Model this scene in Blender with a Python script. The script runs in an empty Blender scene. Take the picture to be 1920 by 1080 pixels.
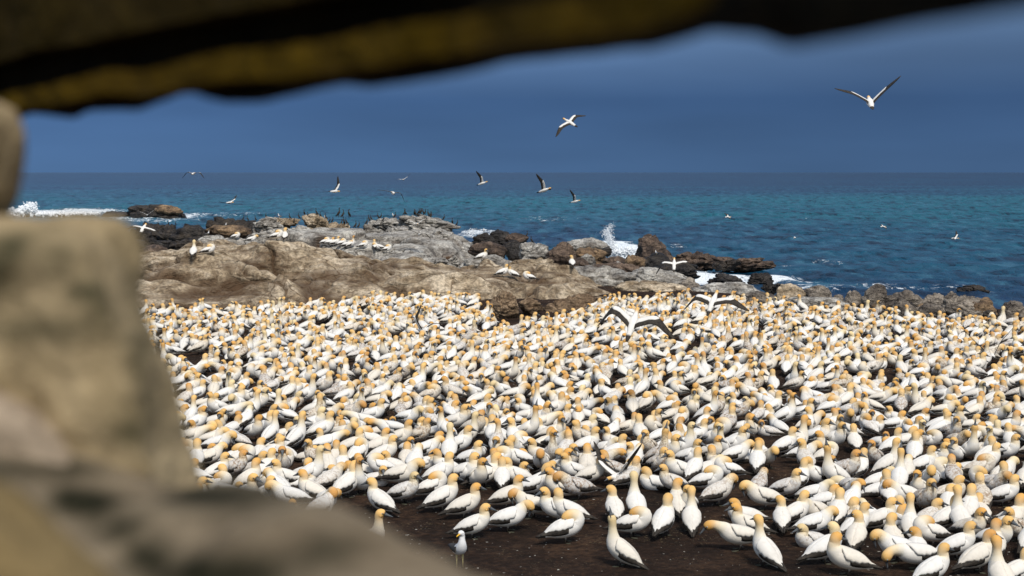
import bpy, bmesh, math, random
import numpy as np
from mathutils import Vector, Matrix

# ------------------------------------------------------------------ camera, world, sun, exposure
S = bpy.context.scene
COL = S.collection
F = 2667.0            # focal length in photo pixels (1920 wide), 50 mm on a 36 mm sensor
HC = 4.6              # eye height above the colony ground
HY = 323.0            # horizon row
SEA = -2.0            # sea level
PITCH = math.atan((540 - HY) / F)
cam_d = bpy.data.cameras.new('camera')
cam_d.lens = 50; cam_d.sensor_width = 36
cam_d.clip_start = 0.05; cam_d.clip_end = 80000
cam_d.dof.use_dof = True
cam_d.dof.focus_distance = 27
cam_d.dof.aperture_fstop = 50 / 11.0
cam = bpy.data.objects.new('camera', cam_d); COL.objects.link(cam)
cam.location = (0, 0, HC)
cam.rotation_euler = (math.pi / 2 - PITCH, 0, 0)
S.camera = cam

SUN_EL, SUN_AZ = math.radians(57), math.radians(160)      # azimuth clockwise from +Y : right and behind
sd = Vector((math.sin(SUN_AZ) * math.cos(SUN_EL), math.cos(SUN_AZ) * math.cos(SUN_EL), math.sin(SUN_EL)))
sun_d = bpy.data.lights.new('sun', 'SUN'); sun_d.energy = 3.4; sun_d.angle = math.radians(16); sun_d.color = (1, .95, .87)
sun = bpy.data.objects.new('sun', sun_d); COL.objects.link(sun)
sun.rotation_euler = sd.to_track_quat('Z', 'Y').to_euler(); sun.location = (-20, -20, 60)

W = bpy.data.worlds.new('World'); S.world = W; W.use_nodes = True
nt = W.node_tree; nt.nodes.clear()
def wn(t, **k):
    n = nt.nodes.new(t)
    for a, b in k.items(): setattr(n, a, b)
    return n
out = wn('ShaderNodeOutputWorld'); bg = wn('ShaderNodeBackground')
sky = wn('ShaderNodeTexSky', sky_type='NISHITA', sun_disc=False, sun_elevation=SUN_EL, sun_rotation=SUN_AZ)
sky.air_density = 1.2; sky.dust_density = 1.5
tc = wn('ShaderNodeTexCoord'); sep = wn('ShaderNodeSeparateXYZ'); nt.links.new(tc.outputs['Generated'], sep.inputs[0])
# storm bank: fills the seaward half of the sky (+Y), fading out overhead and behind
mr = wn('ShaderNodeMapRange'); mr.inputs[1].default_value = -.35; mr.inputs[2].default_value = .45
nt.links.new(sep.outputs['Y'], mr.inputs[0])
elr = wn('ShaderNodeValToRGB'); nt.links.new(sep.outputs['Z'], elr.inputs[0])
e = elr.color_ramp; e.elements[0].position = 0.0; e.elements[0].color = (.80, 1.66, 3.30, 1)
e.elements[1].position = .5; e.elements[1].color = (2.6, 3.5, 5.0, 1)
a = e.elements.new(.05); a.color = (.62, 1.36, 2.95, 1)
a = e.elements.new(.11); a.color = (1.65, 2.85, 5.0, 1)
cn = wn('ShaderNodeTexNoise'); cn.inputs['Scale'].default_value = 3.4; cn.inputs['Detail'].default_value = 3; cn.inputs['Roughness'].default_value = .45
cmap = wn('ShaderNodeMapping'); cmap.inputs['Scale'].default_value = (1, 1, 5); nt.links.new(tc.outputs['Generated'], cmap.inputs[0]); nt.links.new(cmap.outputs[0], cn.inputs['Vector'])
cr = wn('ShaderNodeMapRange'); cr.inputs[1].default_value = .3; cr.inputs[2].default_value = .7; cr.inputs[3].default_value = .85; cr.inputs[4].default_value = 1.16
nt.links.new(cn.outputs['Fac'], cr.inputs[0])
xr = wn('ShaderNodeMapRange'); xr.inputs[1].default_value = -.4; xr.inputs[2].default_value = .4; xr.inputs[3].default_value = 1.03; xr.inputs[4].default_value = .64
nt.links.new(sep.outputs['X'], xr.inputs[0])
mm = wn('ShaderNodeMath', operation='MULTIPLY'); nt.links.new(cr.outputs[0], mm.inputs[0]); nt.links.new(xr.outputs[0], mm.inputs[1])
vm = wn('ShaderNodeVectorMath', operation='SCALE'); nt.links.new(elr.outputs[0], vm.inputs[0]); nt.links.new(mm.outputs[0], vm.inputs['Scale'])
mx = wn('ShaderNodeMix', data_type='RGBA'); nt.links.new(mr.outputs[0], mx.inputs[0]); nt.links.new(sky.outputs[0], mx.inputs[6]); nt.links.new(vm.outputs[0], mx.inputs[7])
nt.links.new(mx.outputs[2], bg.inputs[0]); bg.inputs[1].default_value = .1
nt.links.new(bg.outputs[0], out.inputs[0])
S.view_settings.view_transform = 'Standard'; S.view_settings.look = 'None'; S.view_settings.exposure = 0; S.view_settings.gamma = 1

# ------------------------------------------------------------------ pixel <-> world helpers
CP, SP = math.cos(PITCH), math.sin(PITCH)
def ray(px, py):
    u = (px - 960) / F; v = (540 - py) / F
    return np.array([u, CP + v * SP, -SP + v * CP])
def P(px, py, D):                        # point on the pixel's ray at forward distance D
    r = ray(px, py); k = D / r[1]
    return np.array([0, 0, HC]) + r * k
def PZ(px, py, z):                       # point on the pixel's ray at height z
    r = ray(px, py); k = (z - HC) / r[2]
    return np.array([0, 0, HC]) + r * k
def project(p):
    d = np.asarray(p, float) - np.array([0, 0, HC])
    f = d[..., 1] * CP - d[..., 2] * SP; up = d[..., 1] * SP + d[..., 2] * CP
    return 960 + F * d[..., 0] / f, 540 - F * up / f

# ------------------------------------------------------------------ numpy noise
def _h(ix, iy, iz, s):
    with np.errstate(over='ignore'):
        h = (ix.astype(np.uint32) * np.uint32(374761393) + iy.astype(np.uint32) * np.uint32(668265263) + iz.astype(np.uint32) * np.uint32(2147483647 - 1911) + np.uint32(s * 974711 + 13))
        h = (h ^ (h >> np.uint32(13))) * np.uint32(1274126177); h ^= h >> np.uint32(16)
        h = h * np.uint32(2246822519); h ^= h >> np.uint32(15)
    return h.astype(np.float64) / 4294967295.0
def vn(p, s=0):                          # value noise in [-1, 1]
    p = np.asarray(p, float); i = np.floor(p).astype(np.int64); f = p - i; f = f * f * f * (f * (f * 6 - 15) + 10)
    r = 0
    for a in (0, 1):
        wx = f[:, 0] if a else 1 - f[:, 0]
        for b in (0, 1):
            wy = f[:, 1] if b else 1 - f[:, 1]
            for c in (0, 1):
                wz = f[:, 2] if c else 1 - f[:, 2]
                r = r + wx * wy * wz * _h(i[:, 0] + a, i[:, 1] + b, i[:, 2] + c, s)
    return r * 2 - 1
def fbm(p, o=4, s=0, g=.5):
    r = 0; a = 1; t = 0; p = np.asarray(p, float)
    for k in range(o):
        r = r + a * vn(p * 2 ** k + 17.3 * k, s + k); t += a; a *= g
    return r / t
def worley(p, s=0):                      # F1, F2 and cell id
    p = np.asarray(p, float); i = np.floor(p).astype(np.int64)
    f1 = np.full(len(p), 9.); f2 = f1.copy(); cid = np.zeros(len(p))
    for a in (-1, 0, 1):
        for b in (-1, 0, 1):
            for c in (-1, 0, 1):
                q = i + np.array([a, b, c])
                o = np.stack([_h(q[:, 0], q[:, 1], q[:, 2], s + k) for k in range(3)], 1)
                d = np.linalg.norm(q + o - p, axis=1); h = _h(q[:, 0], q[:, 1], q[:, 2], s + 7)
                n1 = d < f1; f2 = np.where(n1, f1, np.minimum(f2, d)); cid = np.where(n1, h, cid); f1 = np.where(n1, d, f1)
    return f1, f2, cid
def sstep(a, b, x):
    t = np.clip((x - a) / (b - a), 0, 1); return t * t * (3 - 2 * t)

# ------------------------------------------------------------------ object helpers
def tag(o, label=None, cat=None, group=None, kind=None):
    if label: o['label'] = label
    if cat: o['category'] = cat
    if group: o['group'] = group
    if kind or label: o['kind'] = kind or 'thing'
    return o
def mesh(name, V, Fc, mats, cols=None, attrs=None, smooth=True):
    me = bpy.data.meshes.new(name)
    V = np.asarray(V, np.float32)
    if isinstance(Fc, np.ndarray):
        n, k = Fc.shape
        me.vertices.add(len(V)); me.vertices.foreach_set('co', V.ravel())
        me.loops.add(n * k); me.loops.foreach_set('vertex_index', Fc.astype(np.int32).ravel())
        me.polygons.add(n); me.polygons.foreach_set('loop_start', np.arange(0, n * k, k, dtype=np.int32))
        me.update(calc_edges=True)
    else:
        me.from_pydata(V.tolist(), [], Fc)
    if cols is not None:
        at = me.color_attributes.new('Col', 'FLOAT_COLOR', 'POINT'); at.data.foreach_set('color', np.asarray(cols, np.float32).ravel())
    for k, v in (attrs or {}).items():
        at = me.attributes.new(k, 'FLOAT', 'POINT'); at.data.foreach_set('value', np.asarray(v, np.float32))
    for m in (mats if isinstance(mats, list) else [mats]): me.materials.append(m)
    me.polygons.foreach_set('use_smooth', [smooth] * len(me.polygons)); me.update()
    return me
def link(name, me, parent=None, loc=(0, 0, 0), rotz=0):
    o = bpy.data.objects.new(name, me); COL.objects.link(o); o.location = loc; o.rotation_euler = (0, 0, rotz)
    if parent: o.parent = parent
    return o

# ------------------------------------------------------------------ materials
class NT:
    def __init__(s, name):
        s.m = bpy.data.materials.new(name); s.m.use_nodes = True; s.t = s.m.node_tree; s.t.nodes.clear()
        s.out = s.n('ShaderNodeOutputMaterial'); s.b = s.n('ShaderNodeBsdfPrincipled'); s.l(s.b.outputs[0], s.out.inputs[0])
    def n(s, t, **k):
        n = s.t.nodes.new(t)
        for a, b in k.items(): setattr(n, a, b)
        return n
    def l(s, a, b): s.t.links.new(a, b)
    def noise(s, vec, scale, detail=4, rough=.55, dist=0):
        n = s.n('ShaderNodeTexNoise'); n.inputs['Scale'].default_value = scale; n.inputs['Detail'].default_value = detail
        n.inputs['Roughness'].default_value = rough; n.inputs['Distortion'].default_value = dist
        s.l(vec, n.inputs['Vector']); return n.outputs['Fac']
    def ramp(s, fac, stops):
        r = s.n('ShaderNodeValToRGB'); s.l(fac, r.inputs[0]); e = r.color_ramp
        while len(e.elements) < len(stops): e.elements.new(.5)
        for q, (p, c) in zip(e.elements, stops): q.position = p; q.color = tuple(c) + (1,) if len(c) == 3 else c
        return r.outputs[0]
    def rng(s, fac, a, b, c=0., d=1.):
        r = s.n('ShaderNodeMapRange'); s.l(fac, r.inputs[0])
        for i, v in zip((1, 2, 3, 4), (a, b, c, d)): r.inputs[i].default_value = v
        return r.outputs[0]
    def mix(s, fac, a, b, mode='MIX'):
        r = s.n('ShaderNodeMix', data_type='RGBA', blend_type=mode)
        for v, i in ((fac, 0), (a, 6), (b, 7)):
            if hasattr(v, 'default_value') or hasattr(v, 'is_output'): s.l(v, r.inputs[i])
            else: r.inputs[i].default_value = v if i == 0 else tuple(v) + (1,)
        return r.outputs[2]
    def mth(s, op, a, b=None):
        r = s.n('ShaderNodeMath', operation=op)
        for i, v in enumerate((a, b)):
            if v is None: continue
            if hasattr(v, 'is_output'): s.l(v, r.inputs[i])
            else: r.inputs[i].default_value = v
        return r.outputs[0]
    def bump(s, h, strength=.5, dist=.1, prev=None):
        r = s.n('ShaderNodeBump'); r.inputs['Strength'].default_value = strength; r.inputs['Distance'].default_value = dist
        s.l(h, r.inputs['Height'])
        if prev: s.l(prev, r.inputs['Normal'])
        return r.outputs[0]
    def geo(s): return s.n('ShaderNodeNewGeometry').outputs['Position']
    def obj(s): return s.n('ShaderNodeTexCoord').outputs['Object']
    def attr(s, name): return s.n('ShaderNodeAttribute', attribute_name=name)
    def mapping(s, vec, scale=(1, 1, 1), rot=(0, 0, 0)):
        m = s.n('ShaderNodeMapping'); m.inputs['Scale'].default_value = scale; m.inputs['Rotation'].default_value = rot; s.l(vec, m.inputs[0]); return m.outputs[0]

def feather_mat():
    t = NT('plumage'); at = t.attr('Col'); mo = t.attr('mot').outputs['Fac']
    g = t.geo()
    n1 = t.noise(g, 28, 3, .6, .6); n2 = t.noise(g, 9, 2)
    spot = t.rng(n1, .47, .56)
    # white plumage only: dirt follows the mottle attribute
    f = t.mth('MULTIPLY', spot, t.mth('MULTIPLY', mo, t.rng(n2, .3, .55)))
    c = t.mix(t.rng(n1, .3, .7, 0, .10), at.outputs['Color'], (.52, .42, .30))
    c = t.mix(f, c, (.26, .165, .095))
    t.l(c, t.b.inputs['Base Color']); t.b.inputs['Roughness'].default_value = .75
    t.b.inputs['Specular IOR Level'].default_value = .2
    t.l(t.bump(t.noise(t.mapping(g, (1, 1, 1)), 60, 2), .25, .01), t.b.inputs['Normal'])
    return t.m
M_BIRD = feather_mat()

def rock_mat(name, light, mid, dark, stain=(.10, .065, .035), stain_amt=.5, scale=1., rough=.85, bump=.6, guano=0., tilt=.3):
    t = NT(name); o = t.geo()
    st = t.mapping(o, (.75, .75, 1.9), (tilt, .35, .2))
    a = t.noise(o, .5 * scale, 5, .6); b = t.noise(st, 1.3 * scale, 6, .62, .8); c = t.noise(o, 9 * scale, 5, .65)
    col = t.ramp(t.mth('ADD', t.mth('MULTIPLY', a, .45), t.mth('MULTIPLY', b, .55)), [(.39, dark), (.48, mid), (.57, light)])
    sm = t.noise(t.mapping(o, (1, 1, .7)), .8 * scale, 5, .65, .5)
    col = t.mix(t.mth('MULTIPLY', t.rng(sm, .47, .62), stain_amt), col, stain)
    if guano:
        nz = t.n('ShaderNodeSeparateXYZ'); t.l(t.n('ShaderNodeNewGeometry').outputs['Normal'], nz.inputs[0])
        gf = t.mth('MULTIPLY', t.mth('MULTIPLY', t.rng(nz.outputs[2], .35, .8), t.rng(t.noise(o, 2.5, 5, .7), .42, .6)), guano)
        col = t.mix(gf, col, (.55, .54, .50))
    sp = t.rng(c, .36, .64, .58, 1.36); col = t.mix(1., col, sp, 'MULTIPLY')
    # thin dark joint lines along warped cell edges
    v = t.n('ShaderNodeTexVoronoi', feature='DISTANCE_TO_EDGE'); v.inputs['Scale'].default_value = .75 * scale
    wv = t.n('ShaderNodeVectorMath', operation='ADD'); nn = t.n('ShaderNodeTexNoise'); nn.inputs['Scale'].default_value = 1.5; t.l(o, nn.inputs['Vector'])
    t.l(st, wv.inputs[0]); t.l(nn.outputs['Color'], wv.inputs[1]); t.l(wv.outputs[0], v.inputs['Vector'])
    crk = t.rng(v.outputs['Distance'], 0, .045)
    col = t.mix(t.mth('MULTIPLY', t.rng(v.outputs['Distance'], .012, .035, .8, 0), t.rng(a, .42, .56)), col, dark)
    sa = t.attr('soil').outputs['Fac']; col = t.mix(t.mth('MULTIPLY', sa, t.rng(c, .35, .6, .65, 1)), col, (.075, .040, .018))
    t.l(col, t.b.inputs['Base Color']); t.b.inputs['Roughness'].default_value = rough
    t.b.inputs['Specular IOR Level'].default_value = .3
    nb = t.bump(crk, .6 * bump, .08); nb = t.bump(b, bump * 1.3, .5, nb); nb = t.bump(t.noise(o, 14 * scale, 6, .7), bump * .8, .05, nb)
    t.l(nb, t.b.inputs['Normal'])
    return t.m
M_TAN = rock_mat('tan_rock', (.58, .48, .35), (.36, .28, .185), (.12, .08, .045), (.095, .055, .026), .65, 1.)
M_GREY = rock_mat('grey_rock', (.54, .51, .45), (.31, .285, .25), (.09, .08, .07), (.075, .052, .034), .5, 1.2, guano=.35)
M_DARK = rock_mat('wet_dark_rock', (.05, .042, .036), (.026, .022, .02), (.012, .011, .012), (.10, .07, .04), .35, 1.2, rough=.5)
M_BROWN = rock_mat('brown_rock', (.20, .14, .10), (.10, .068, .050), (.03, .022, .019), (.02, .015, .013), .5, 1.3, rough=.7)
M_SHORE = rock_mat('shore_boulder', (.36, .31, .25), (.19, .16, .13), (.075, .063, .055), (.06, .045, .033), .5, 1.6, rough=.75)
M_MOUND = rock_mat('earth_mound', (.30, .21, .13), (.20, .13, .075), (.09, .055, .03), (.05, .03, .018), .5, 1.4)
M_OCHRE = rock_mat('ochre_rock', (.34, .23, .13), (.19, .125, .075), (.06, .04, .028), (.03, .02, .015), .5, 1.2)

def soil_mat():
    t = NT('guano_soil'); o = t.geo()
    a = t.noise(o, .8, 6, .6); b = t.noise(o, 9, 6, .7)
    c = t.ramp(t.mth('ADD', t.mth('MULTIPLY', a, .5), t.mth('MULTIPLY', b, .5)), [(.38, (.010, .0055, .003)), (.5, (.028, .015, .009)), (.62, (.075, .042, .024))])
    fl = t.rng(t.noise(t.mapping(o, (3, 9, 3)), 7, 2, .6), .66, .70)
    fz = t.rng(t.noise(o, 1.1, 3), .5, .62)
    c = t.mix(t.mth('MULTIPLY', fl, fz), c, (.42, .34, .2))
    fl2 = t.rng(t.noise(o, 16, 1, .4), .75, .77)
    c = t.mix(fl2, c, (.55, .52, .46))
    t.l(c, t.b.inputs['Base Color']); t.b.inputs['Roughness'].default_value = .95; t.b.inputs['Specular IOR Level'].default_value = .15
    t.l(t.bump(b, 1., .10, t.bump(a, 1., .35)), t.b.inputs['Normal'])
    return t.m
M_SOIL = soil_mat()

def sea_mat():
    t = NT('sea_water'); g = t.geo(); fo = t.attr('foam').outputs['Fac']; sh = t.attr('shade').outputs['Fac']
    c = t.ramp(sh, [(0, (.005, .016, .052)), (.35, (.005, .030, .078)), (.65, (.005, .064, .115)), (1, (.005, .110, .150))])
    sp = t.n('ShaderNodeSeparateXYZ'); t.l(g, sp.inputs[0])
    w1 = t.noise(t.mapping(g, (1, .30, 1)), .55, 5, .62, .3); w2 = t.noise(g, 2.2, 3, .6); w3 = t.noise(t.mapping(g, (.5, 1, 1)), .12, 4, .6)
    c = t.mix(t.rng(w1, .51, .63, 0, .85), c, (.001, .007, .022)); c = t.mix(t.rng(w1, .47, .36, 0, .6), c, (.045, .15, .22))  # dark wave faces and pale blue reflections painted into the water colour
    lace = t.noise(t.mapping(g, (.7, .5, 1)), 1.6, 6, .72, 1.2)
    fm = t.rng(t.mth('ADD', fo, t.mth('MULTIPLY', t.mth('SUBTRACT', lace, .5), 1.9)), .44, .66)
    c = t.mix(fm, c, (.74, .79, .82))
    t.l(c, t.b.inputs['Base Color'])
    t.l(t.rng(fm, 0, 1, .28, .8), t.b.inputs['Roughness'])
    t.b.inputs['IOR'].default_value = 1.33; t.b.inputs['Specular IOR Level'].default_value = .35
    nb = t.bump(w3, .6, 1.2); nb = t.bump(w1, 1., 1.2, nb); nb = t.bump(w2, .5, .12, nb)
    t.l(nb, t.b.inputs['Normal'])
    return t.m
M_SEA = sea_mat()

def spray_mat():
    t = NT('sea_spray'); t.b.inputs['Base Color'].default_value = (.85, .88, .9, 1); t.b.inputs['Roughness'].default_value = .7
    return t.m
M_SPRAY = spray_mat()

def wall_mat(name, light, dark, alg_dark=(.03, .032, .017), algamt=.9, s=14):
    t = NT(name); o = t.geo()
    a = t.noise(o, s * 1.0, 5, .6); b = t.noise(o, s * 5, 4, .6); al = t.noise(t.mapping(o, (1, 1, .7)), s * .75, 4, .55, .8)
    c = t.ramp(a, [(.35, dark), (.6, light)]); c = t.mix(t.mth('MULTIPLY', t.rng(al, .53, .66), algamt), c, alg_dark)
    c = t.mix(1., c, t.rng(b, .3, .7, .8, 1.15), 'MULTIPLY')
    c = t.mix(t.attr('algae').outputs['Fac'], c, alg_dark); t.b.inputs['Specular IOR Level'].default_value = .08  # algae stains, plus the painted gap shade and the darker pillar end
    t.l(c, t.b.inputs['Base Color']); t.b.inputs['Roughness'].default_value = .9
    t.l(t.bump(a, .5, .03, t.bump(b, .4, .01)), t.b.inputs['Normal'])
    return t.m

# ------------------------------------------------------------------ rocks
ICO = {}
def ico(sub):
    if sub not in ICO:
        bm = bmesh.new(); bmesh.ops.create_icosphere(bm, subdivisions=sub, radius=1)
        ICO[sub] = (np.array([v.co[:] for v in bm.verts]), np.array([[v.index for v in f.verts] for f in bm.faces])); bm.free()
    return ICO[sub]
def rock_mesh(name, size, seed, mat, sub=4, planes=9, p=10, tilt=0., amp=.10, lean=0., hmin=.62, cuts=(), strata=0.):
    d, fc = ico(sub); rs = np.random.RandomState(seed)
    inv = np.ones(len(d)) * (1 / 1.0) ** p
    for k in range(planes):
        n = rs.normal(size=3); n /= np.linalg.norm(n); h = rs.uniform(hmin, .93)
        q = np.clip(d @ n, 0, None) / h; inv = inv + q ** p
    for (nx, ny, nz_, h) in cuts:
        n = np.array([nx, ny, nz_]) / math.sqrt(nx * nx + ny * ny + nz_ * nz_); inv = inv + (np.clip(d @ n, 0, None) / h) ** p
    r = inv ** (-1 / p)
    V = d * r[:, None]
    o = rs.uniform(0, 50, 3)
    asp = np.array(size) / max(size)
    q = V * asp * 2.2 + o
    n = fbm(q, 4, seed % 97, .5); ridg = 1 - np.abs(fbm(q * np.array([1, 1, 2.6]) * 1.1, 3, seed % 89 + 5)) * 4
    f = 1 + amp * n - amp * .9 * np.clip(ridg, 0, 1) ** 3 + .025 * fbm(q * 6, 2, 3)
    f1, f2, cid = worley(q * np.array([.8, .8, 1.5]) + .3 * fbm(q, 2, 4)[:, None], seed % 50)
    f = f + strata * ((cid - .5) * .26 - .24 * np.exp(-((f2 - f1) / .09) ** 2))
    ph = (V[:, 2] + .25 * V[:, 0] + .15 * n) * 3.2; f = f + strata * .05 * (np.mod(ph, 1) ** 3 - .3) * (np.abs(d[:, 2]) < .8)
    V = V * f[:, None] * np.array(size)
    V[:, 0] += V[:, 2] * lean
    c, s = math.cos(tilt), math.sin(tilt)
    V = np.stack([V[:, 0] * c - V[:, 2] * s, V[:, 1], V[:, 0] * s + V[:, 2] * c], 1)
    return mesh(name, V, fc, mat)
RSEED = [100]
def rock(x0, x1, ytop, ybase, D, mat, label, dep=.7, sub=4, tilt=0., name='boulder', cat='rock', group=None, planes=9, amp=.10, lean=0., sink=.3, p=10, hmin=.62, cuts=(), strata=.5):
    RSEED[0] += 1
    cx, cy = (x0 + x1) / 2, (ytop + ybase) / 2
    w = (x1 - x0) / F * D; h = (ybase - ytop) / F * D
    hz = h * (1 + sink) / 2 * 1.08
    c = P(cx, cy, D); zt = P(cx, ytop, D)[2]
    me = rock_mesh(name, (w / 2 * 1.08, max(w * dep / 2, h * .5), hz), RSEED[0], mat, sub, planes, p, tilt, amp, lean, hmin, cuts, strata)
    o = link(name, me, loc=(c[0], D, zt - hz * .96))
    return tag(o, label, cat, group)

# ------------------------------------------------------------------ ground + sea
XS = np.linspace
def shore(X):        # distance at which the land reaches the sea
    return np.interp(X, [-60, -30, -18, -5, 3, 9, 14, 20, 40], [130, 118, 108, 92, 84, 68, 60, 56, 56])
def ground_h(X, Y):
    q = np.stack([X, Y, X * 0], 1)
    z = .05 * fbm(q * .5, 4, 3)
    edge = np.interp(X, [-30, 0, 8, 12, 30], [62, 62, 54, 48.5, 46.5])
    t = np.clip((Y - edge) / (shore(X) - edge + .01), 0, 1.4)
    z = z - 2.35 * t ** 1.2 - 3 * np.clip(t - 1, 0, 1) - 2.5 * sstep(50, 130, np.abs(X))
    return z
def grid(xs, ys):
    X, Y = np.meshgrid(xs, ys); n, m = X.shape
    i = np.arange(n * m).reshape(n, m)
    Fq = np.stack([i[:-1, :-1], i[:-1, 1:], i[1:, 1:], i[1:, :-1]], -1).reshape(-1, 4)
    return X.ravel(), Y.ravel(), Fq
X, Y, Fq = grid(np.concatenate([XS(-60, -22, 30), XS(-21.5, 24, 260), XS(25, 60, 25)]), np.concatenate([XS(-12, 12, 30), XS(12.3, 60, 240), XS(60.6, 140, 90)]))
ground = link('ground', mesh('ground', np.stack([X, Y, ground_h(X, Y)], 1), Fq, M_SOIL)); tag(ground, kind='structure')

# sea
ys = 42 * 1.0052 ** np.arange(560)
ys = np.concatenate([ys, np.geomspace(ys[-1] * 1.02, 40000, 60)])
us = XS(-1, 1, 640); U, Yg = np.meshgrid(us, ys); n_, m_ = U.shape
Xg = U * (12 + .46 * Yg) ; Xg = np.where(np.abs(U) > .985, np.sign(U) * (60 + 3 * Yg), Xg)
i_ = np.arange(n_ * m_).reshape(n_, m_)
Fs = np.stack([i_[:-1, :-1], i_[:-1, 1:], i_[1:, 1:], i_[1:, :-1]], -1).reshape(-1, 4)
X, Y = Xg.ravel(), Yg.ravel(); q = np.stack([X, Y, X * 0], 1)
fade = 1 - sstep(350, 900, Y)
z = 1.05 * (.30 * fbm(q * np.array([.07, .13, 1]), 3, 21) + .20 * (1 - 2 * np.abs(fbm(q * np.array([.22, .34, 1]), 2, 24))) + .10 * (1 - 2 * np.abs(vn(q * np.array([.55, .8, 1]), 25)))) * fade
dep = sstep(shore(X), shore(X) + 25, Y); z = z * (.35 + .65 * dep)
px, py = project(np.stack([X, Y, X * 0 + SEA], 1))
# tone of the water: turquoise shelf, navy far off and near the reef
big = fbm(q * np.array([.012, .02, 1]), 4, 31)
band = np.interp(np.log(Y), np.log([42, 80, 105, 135, 170, 230, 330, 480, 800, 3000]), [.25, .28, .42, .62, .75, .95, .95, .62, .30, .12])
shade = np.clip(band + .34 * big + .16 * fbm(q * np.array([.03, .06, 1]), 3, 35), 0, 1)
foam = np.zeros(len(X))
def foam_ell(cx, cy, wx, wy, a):
    c = PZ(cx, cy, SEA); rx = wx / 2 / F * c[1]; t = PZ(cx, cy - wy / 2, SEA); b = PZ(cx, cy + wy / 2, SEA); ry = (t[1] - b[1]) / 2; cyy = (t[1] + b[1]) / 2
    d = np.sqrt(((X - c[0]) / rx) ** 2 + ((Y - cyy) / ry) ** 2)
    globals()['foam'] = np.maximum(foam, a * (1 - sstep(.45, 1.15, d)))
for f_ in [(70, 402, 330, 22, .75), (300, 407, 240, 16, .55), (290, 414, 260, 10, .45), (440, 404, 180, 10, .35), (1020, 412, 200, 12, .30), (1010, 416, 110, 8, .36), (1150, 468, 170, 34, .85),
           (1180, 476, 120, 24, .9), (1268, 461, 60, 5, .4), (1340, 503, 260, 18, .8), (1250, 512, 120, 36, .8), (1310, 530, 280, 26, .8), (1440, 532, 220, 16, .68), (1440, 502, 160, 8, .5), (1550, 495, 90, 12, .35), (1410, 494, 80, 10, .7), (1520, 545, 240, 12, .52),
           (1640, 540, 260, 10, .4), (1830, 545, 110, 9, .45), (1780, 540, 200, 7, .36), (1860, 560, 100, 10, .3), (900, 440, 120, 18, .55), (1510, 411, 16, 2.4, .45), (1345, 441, 12, 2, .4)]:
    foam_ell(*f_)
sh_ = 1 - sstep(0, 7, np.abs(Y - shore(X))); foam = np.maximum(foam, .42 * sh_)
caps = sstep(.62, .80, fbm(q * np.array([.10, .25, 1]), 3, 77)); foam = np.maximum(foam, .30 * caps * fade * (py > 345))
z = z + .35 * np.clip(foam - .5, 0, 1) * (1 + fbm(q * .8, 3, 12))
sea = link('sea', mesh('sea', np.stack([X, Y, SEA + z], 1), Fs, M_SEA, attrs={'foam': foam, 'shade': shade})); tag(sea, kind='structure')

# ------------------------------------------------------------------ outcrops (terrain-like rock masses)
def outcrop(name, xs, ys, hf, mat, label, cat='rock outcrop'):
    X, Y, Fq = grid(xs, ys); Z, soil = hf(X, Y)
    # wobble the steep faces sideways so that they do not read as a pulled grid
    q = np.stack([X, Y, Z], 1); Y2 = Y + .35 * fbm(q * 1.4, 3, 61); X2 = X + .2 * fbm(q * 1.3, 3, 63)
    return tag(link(name, mesh(name, np.stack([X2, Y2, Z], 1), Fq, mat, attrs={'soil': soil})), label, cat)
def billow(q, s, o=4):
    r = 0; a = 1; t = 0
    for k in range(o):
        r = r + a * np.abs(vn(q * 2 ** k + 5.1 * k, s + k)); t += a; a *= .5
    return r / t
RX = (np.array([120, 285, 330, 400, 480, 560, 640, 720, 800, 860, 950, 1040, 1100, 1200, 1290, 1330]) - 960) / F * 56
RZ = HC - (np.array([492, 482, 470, 463, 467, 479, 488, 496, 504, 511, 522, 524, 538, 549, 560, 575]) - HY) / F * 56
def h_front(X, Y):
    zr = np.interp(X, RX, RZ); q = np.stack([X, Y, X * 0], 1)
    base = np.interp(X, [-14, -9, -2, 1, 3, 6], [46.2, 46.8, 48.3, 49, 49, 51])
    wob = 1.2 * fbm(q * .35, 3, 41)
    t = sstep(0, 1, (Y + wob - base) / (56.2 - base)) ** .62
    back = 1 - sstep(57.5, 62.5, Y + wob)
    h = (zr + .35) * t * (.35 + .65 * back) - .35 - (1 - back) * .3
    d = q * np.array([.34, .5, 1]); d[:, 0] += .25 * Y * .3
    b = billow(d + .3 * fbm(q * .3, 2, 9)[:, None], 51, 3)
    m = sstep(-.35, .1, h)
    f1, f2, cid = worley(q * np.array([.22, .42, 1]) + .35 * fbm(q * .6, 3, 5)[:, None], 15)
    crack = np.exp(-((f2 - f1) / .06) ** 2)
    h = h + m * (1.35 * (b - .28) * np.clip(t * 1.6, 0, 1) - .38 * crack + .12 * (cid - .5) + .05 * fbm(q * 2.2, 3, 8)) * (1 - .55 * (np.abs(Y - 56) < 1.2))
    px_, py_ = project(np.stack([X, Y, h], 1)); so = 0
    for (a, b_, rx, ry) in [(520, 548, 190, 30), (400, 565, 140, 32), (620, 560, 140, 22), (640, 520, 90, 14), (760, 500, 120, 8), (1000, 520, 110, 14), (330, 580, 60, 16), (700, 575, 80, 14), (480, 500, 60, 12), (900, 505, 60, 7)]:
        so = np.maximum(so, np.exp(-(((px_ - a) / rx) ** 2 + ((py_ - b_) / ry) ** 2)))
    so = sstep(.25, .75, so + .55 * fbm(q * .9, 4, 91)) * sstep(.62, .25, b + .1 * fbm(q * 3, 2, 4)); so = np.maximum(so, .8 * crack)  # brown soil patches, with the crack lines darkened through the same mask
    return h, so
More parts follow.
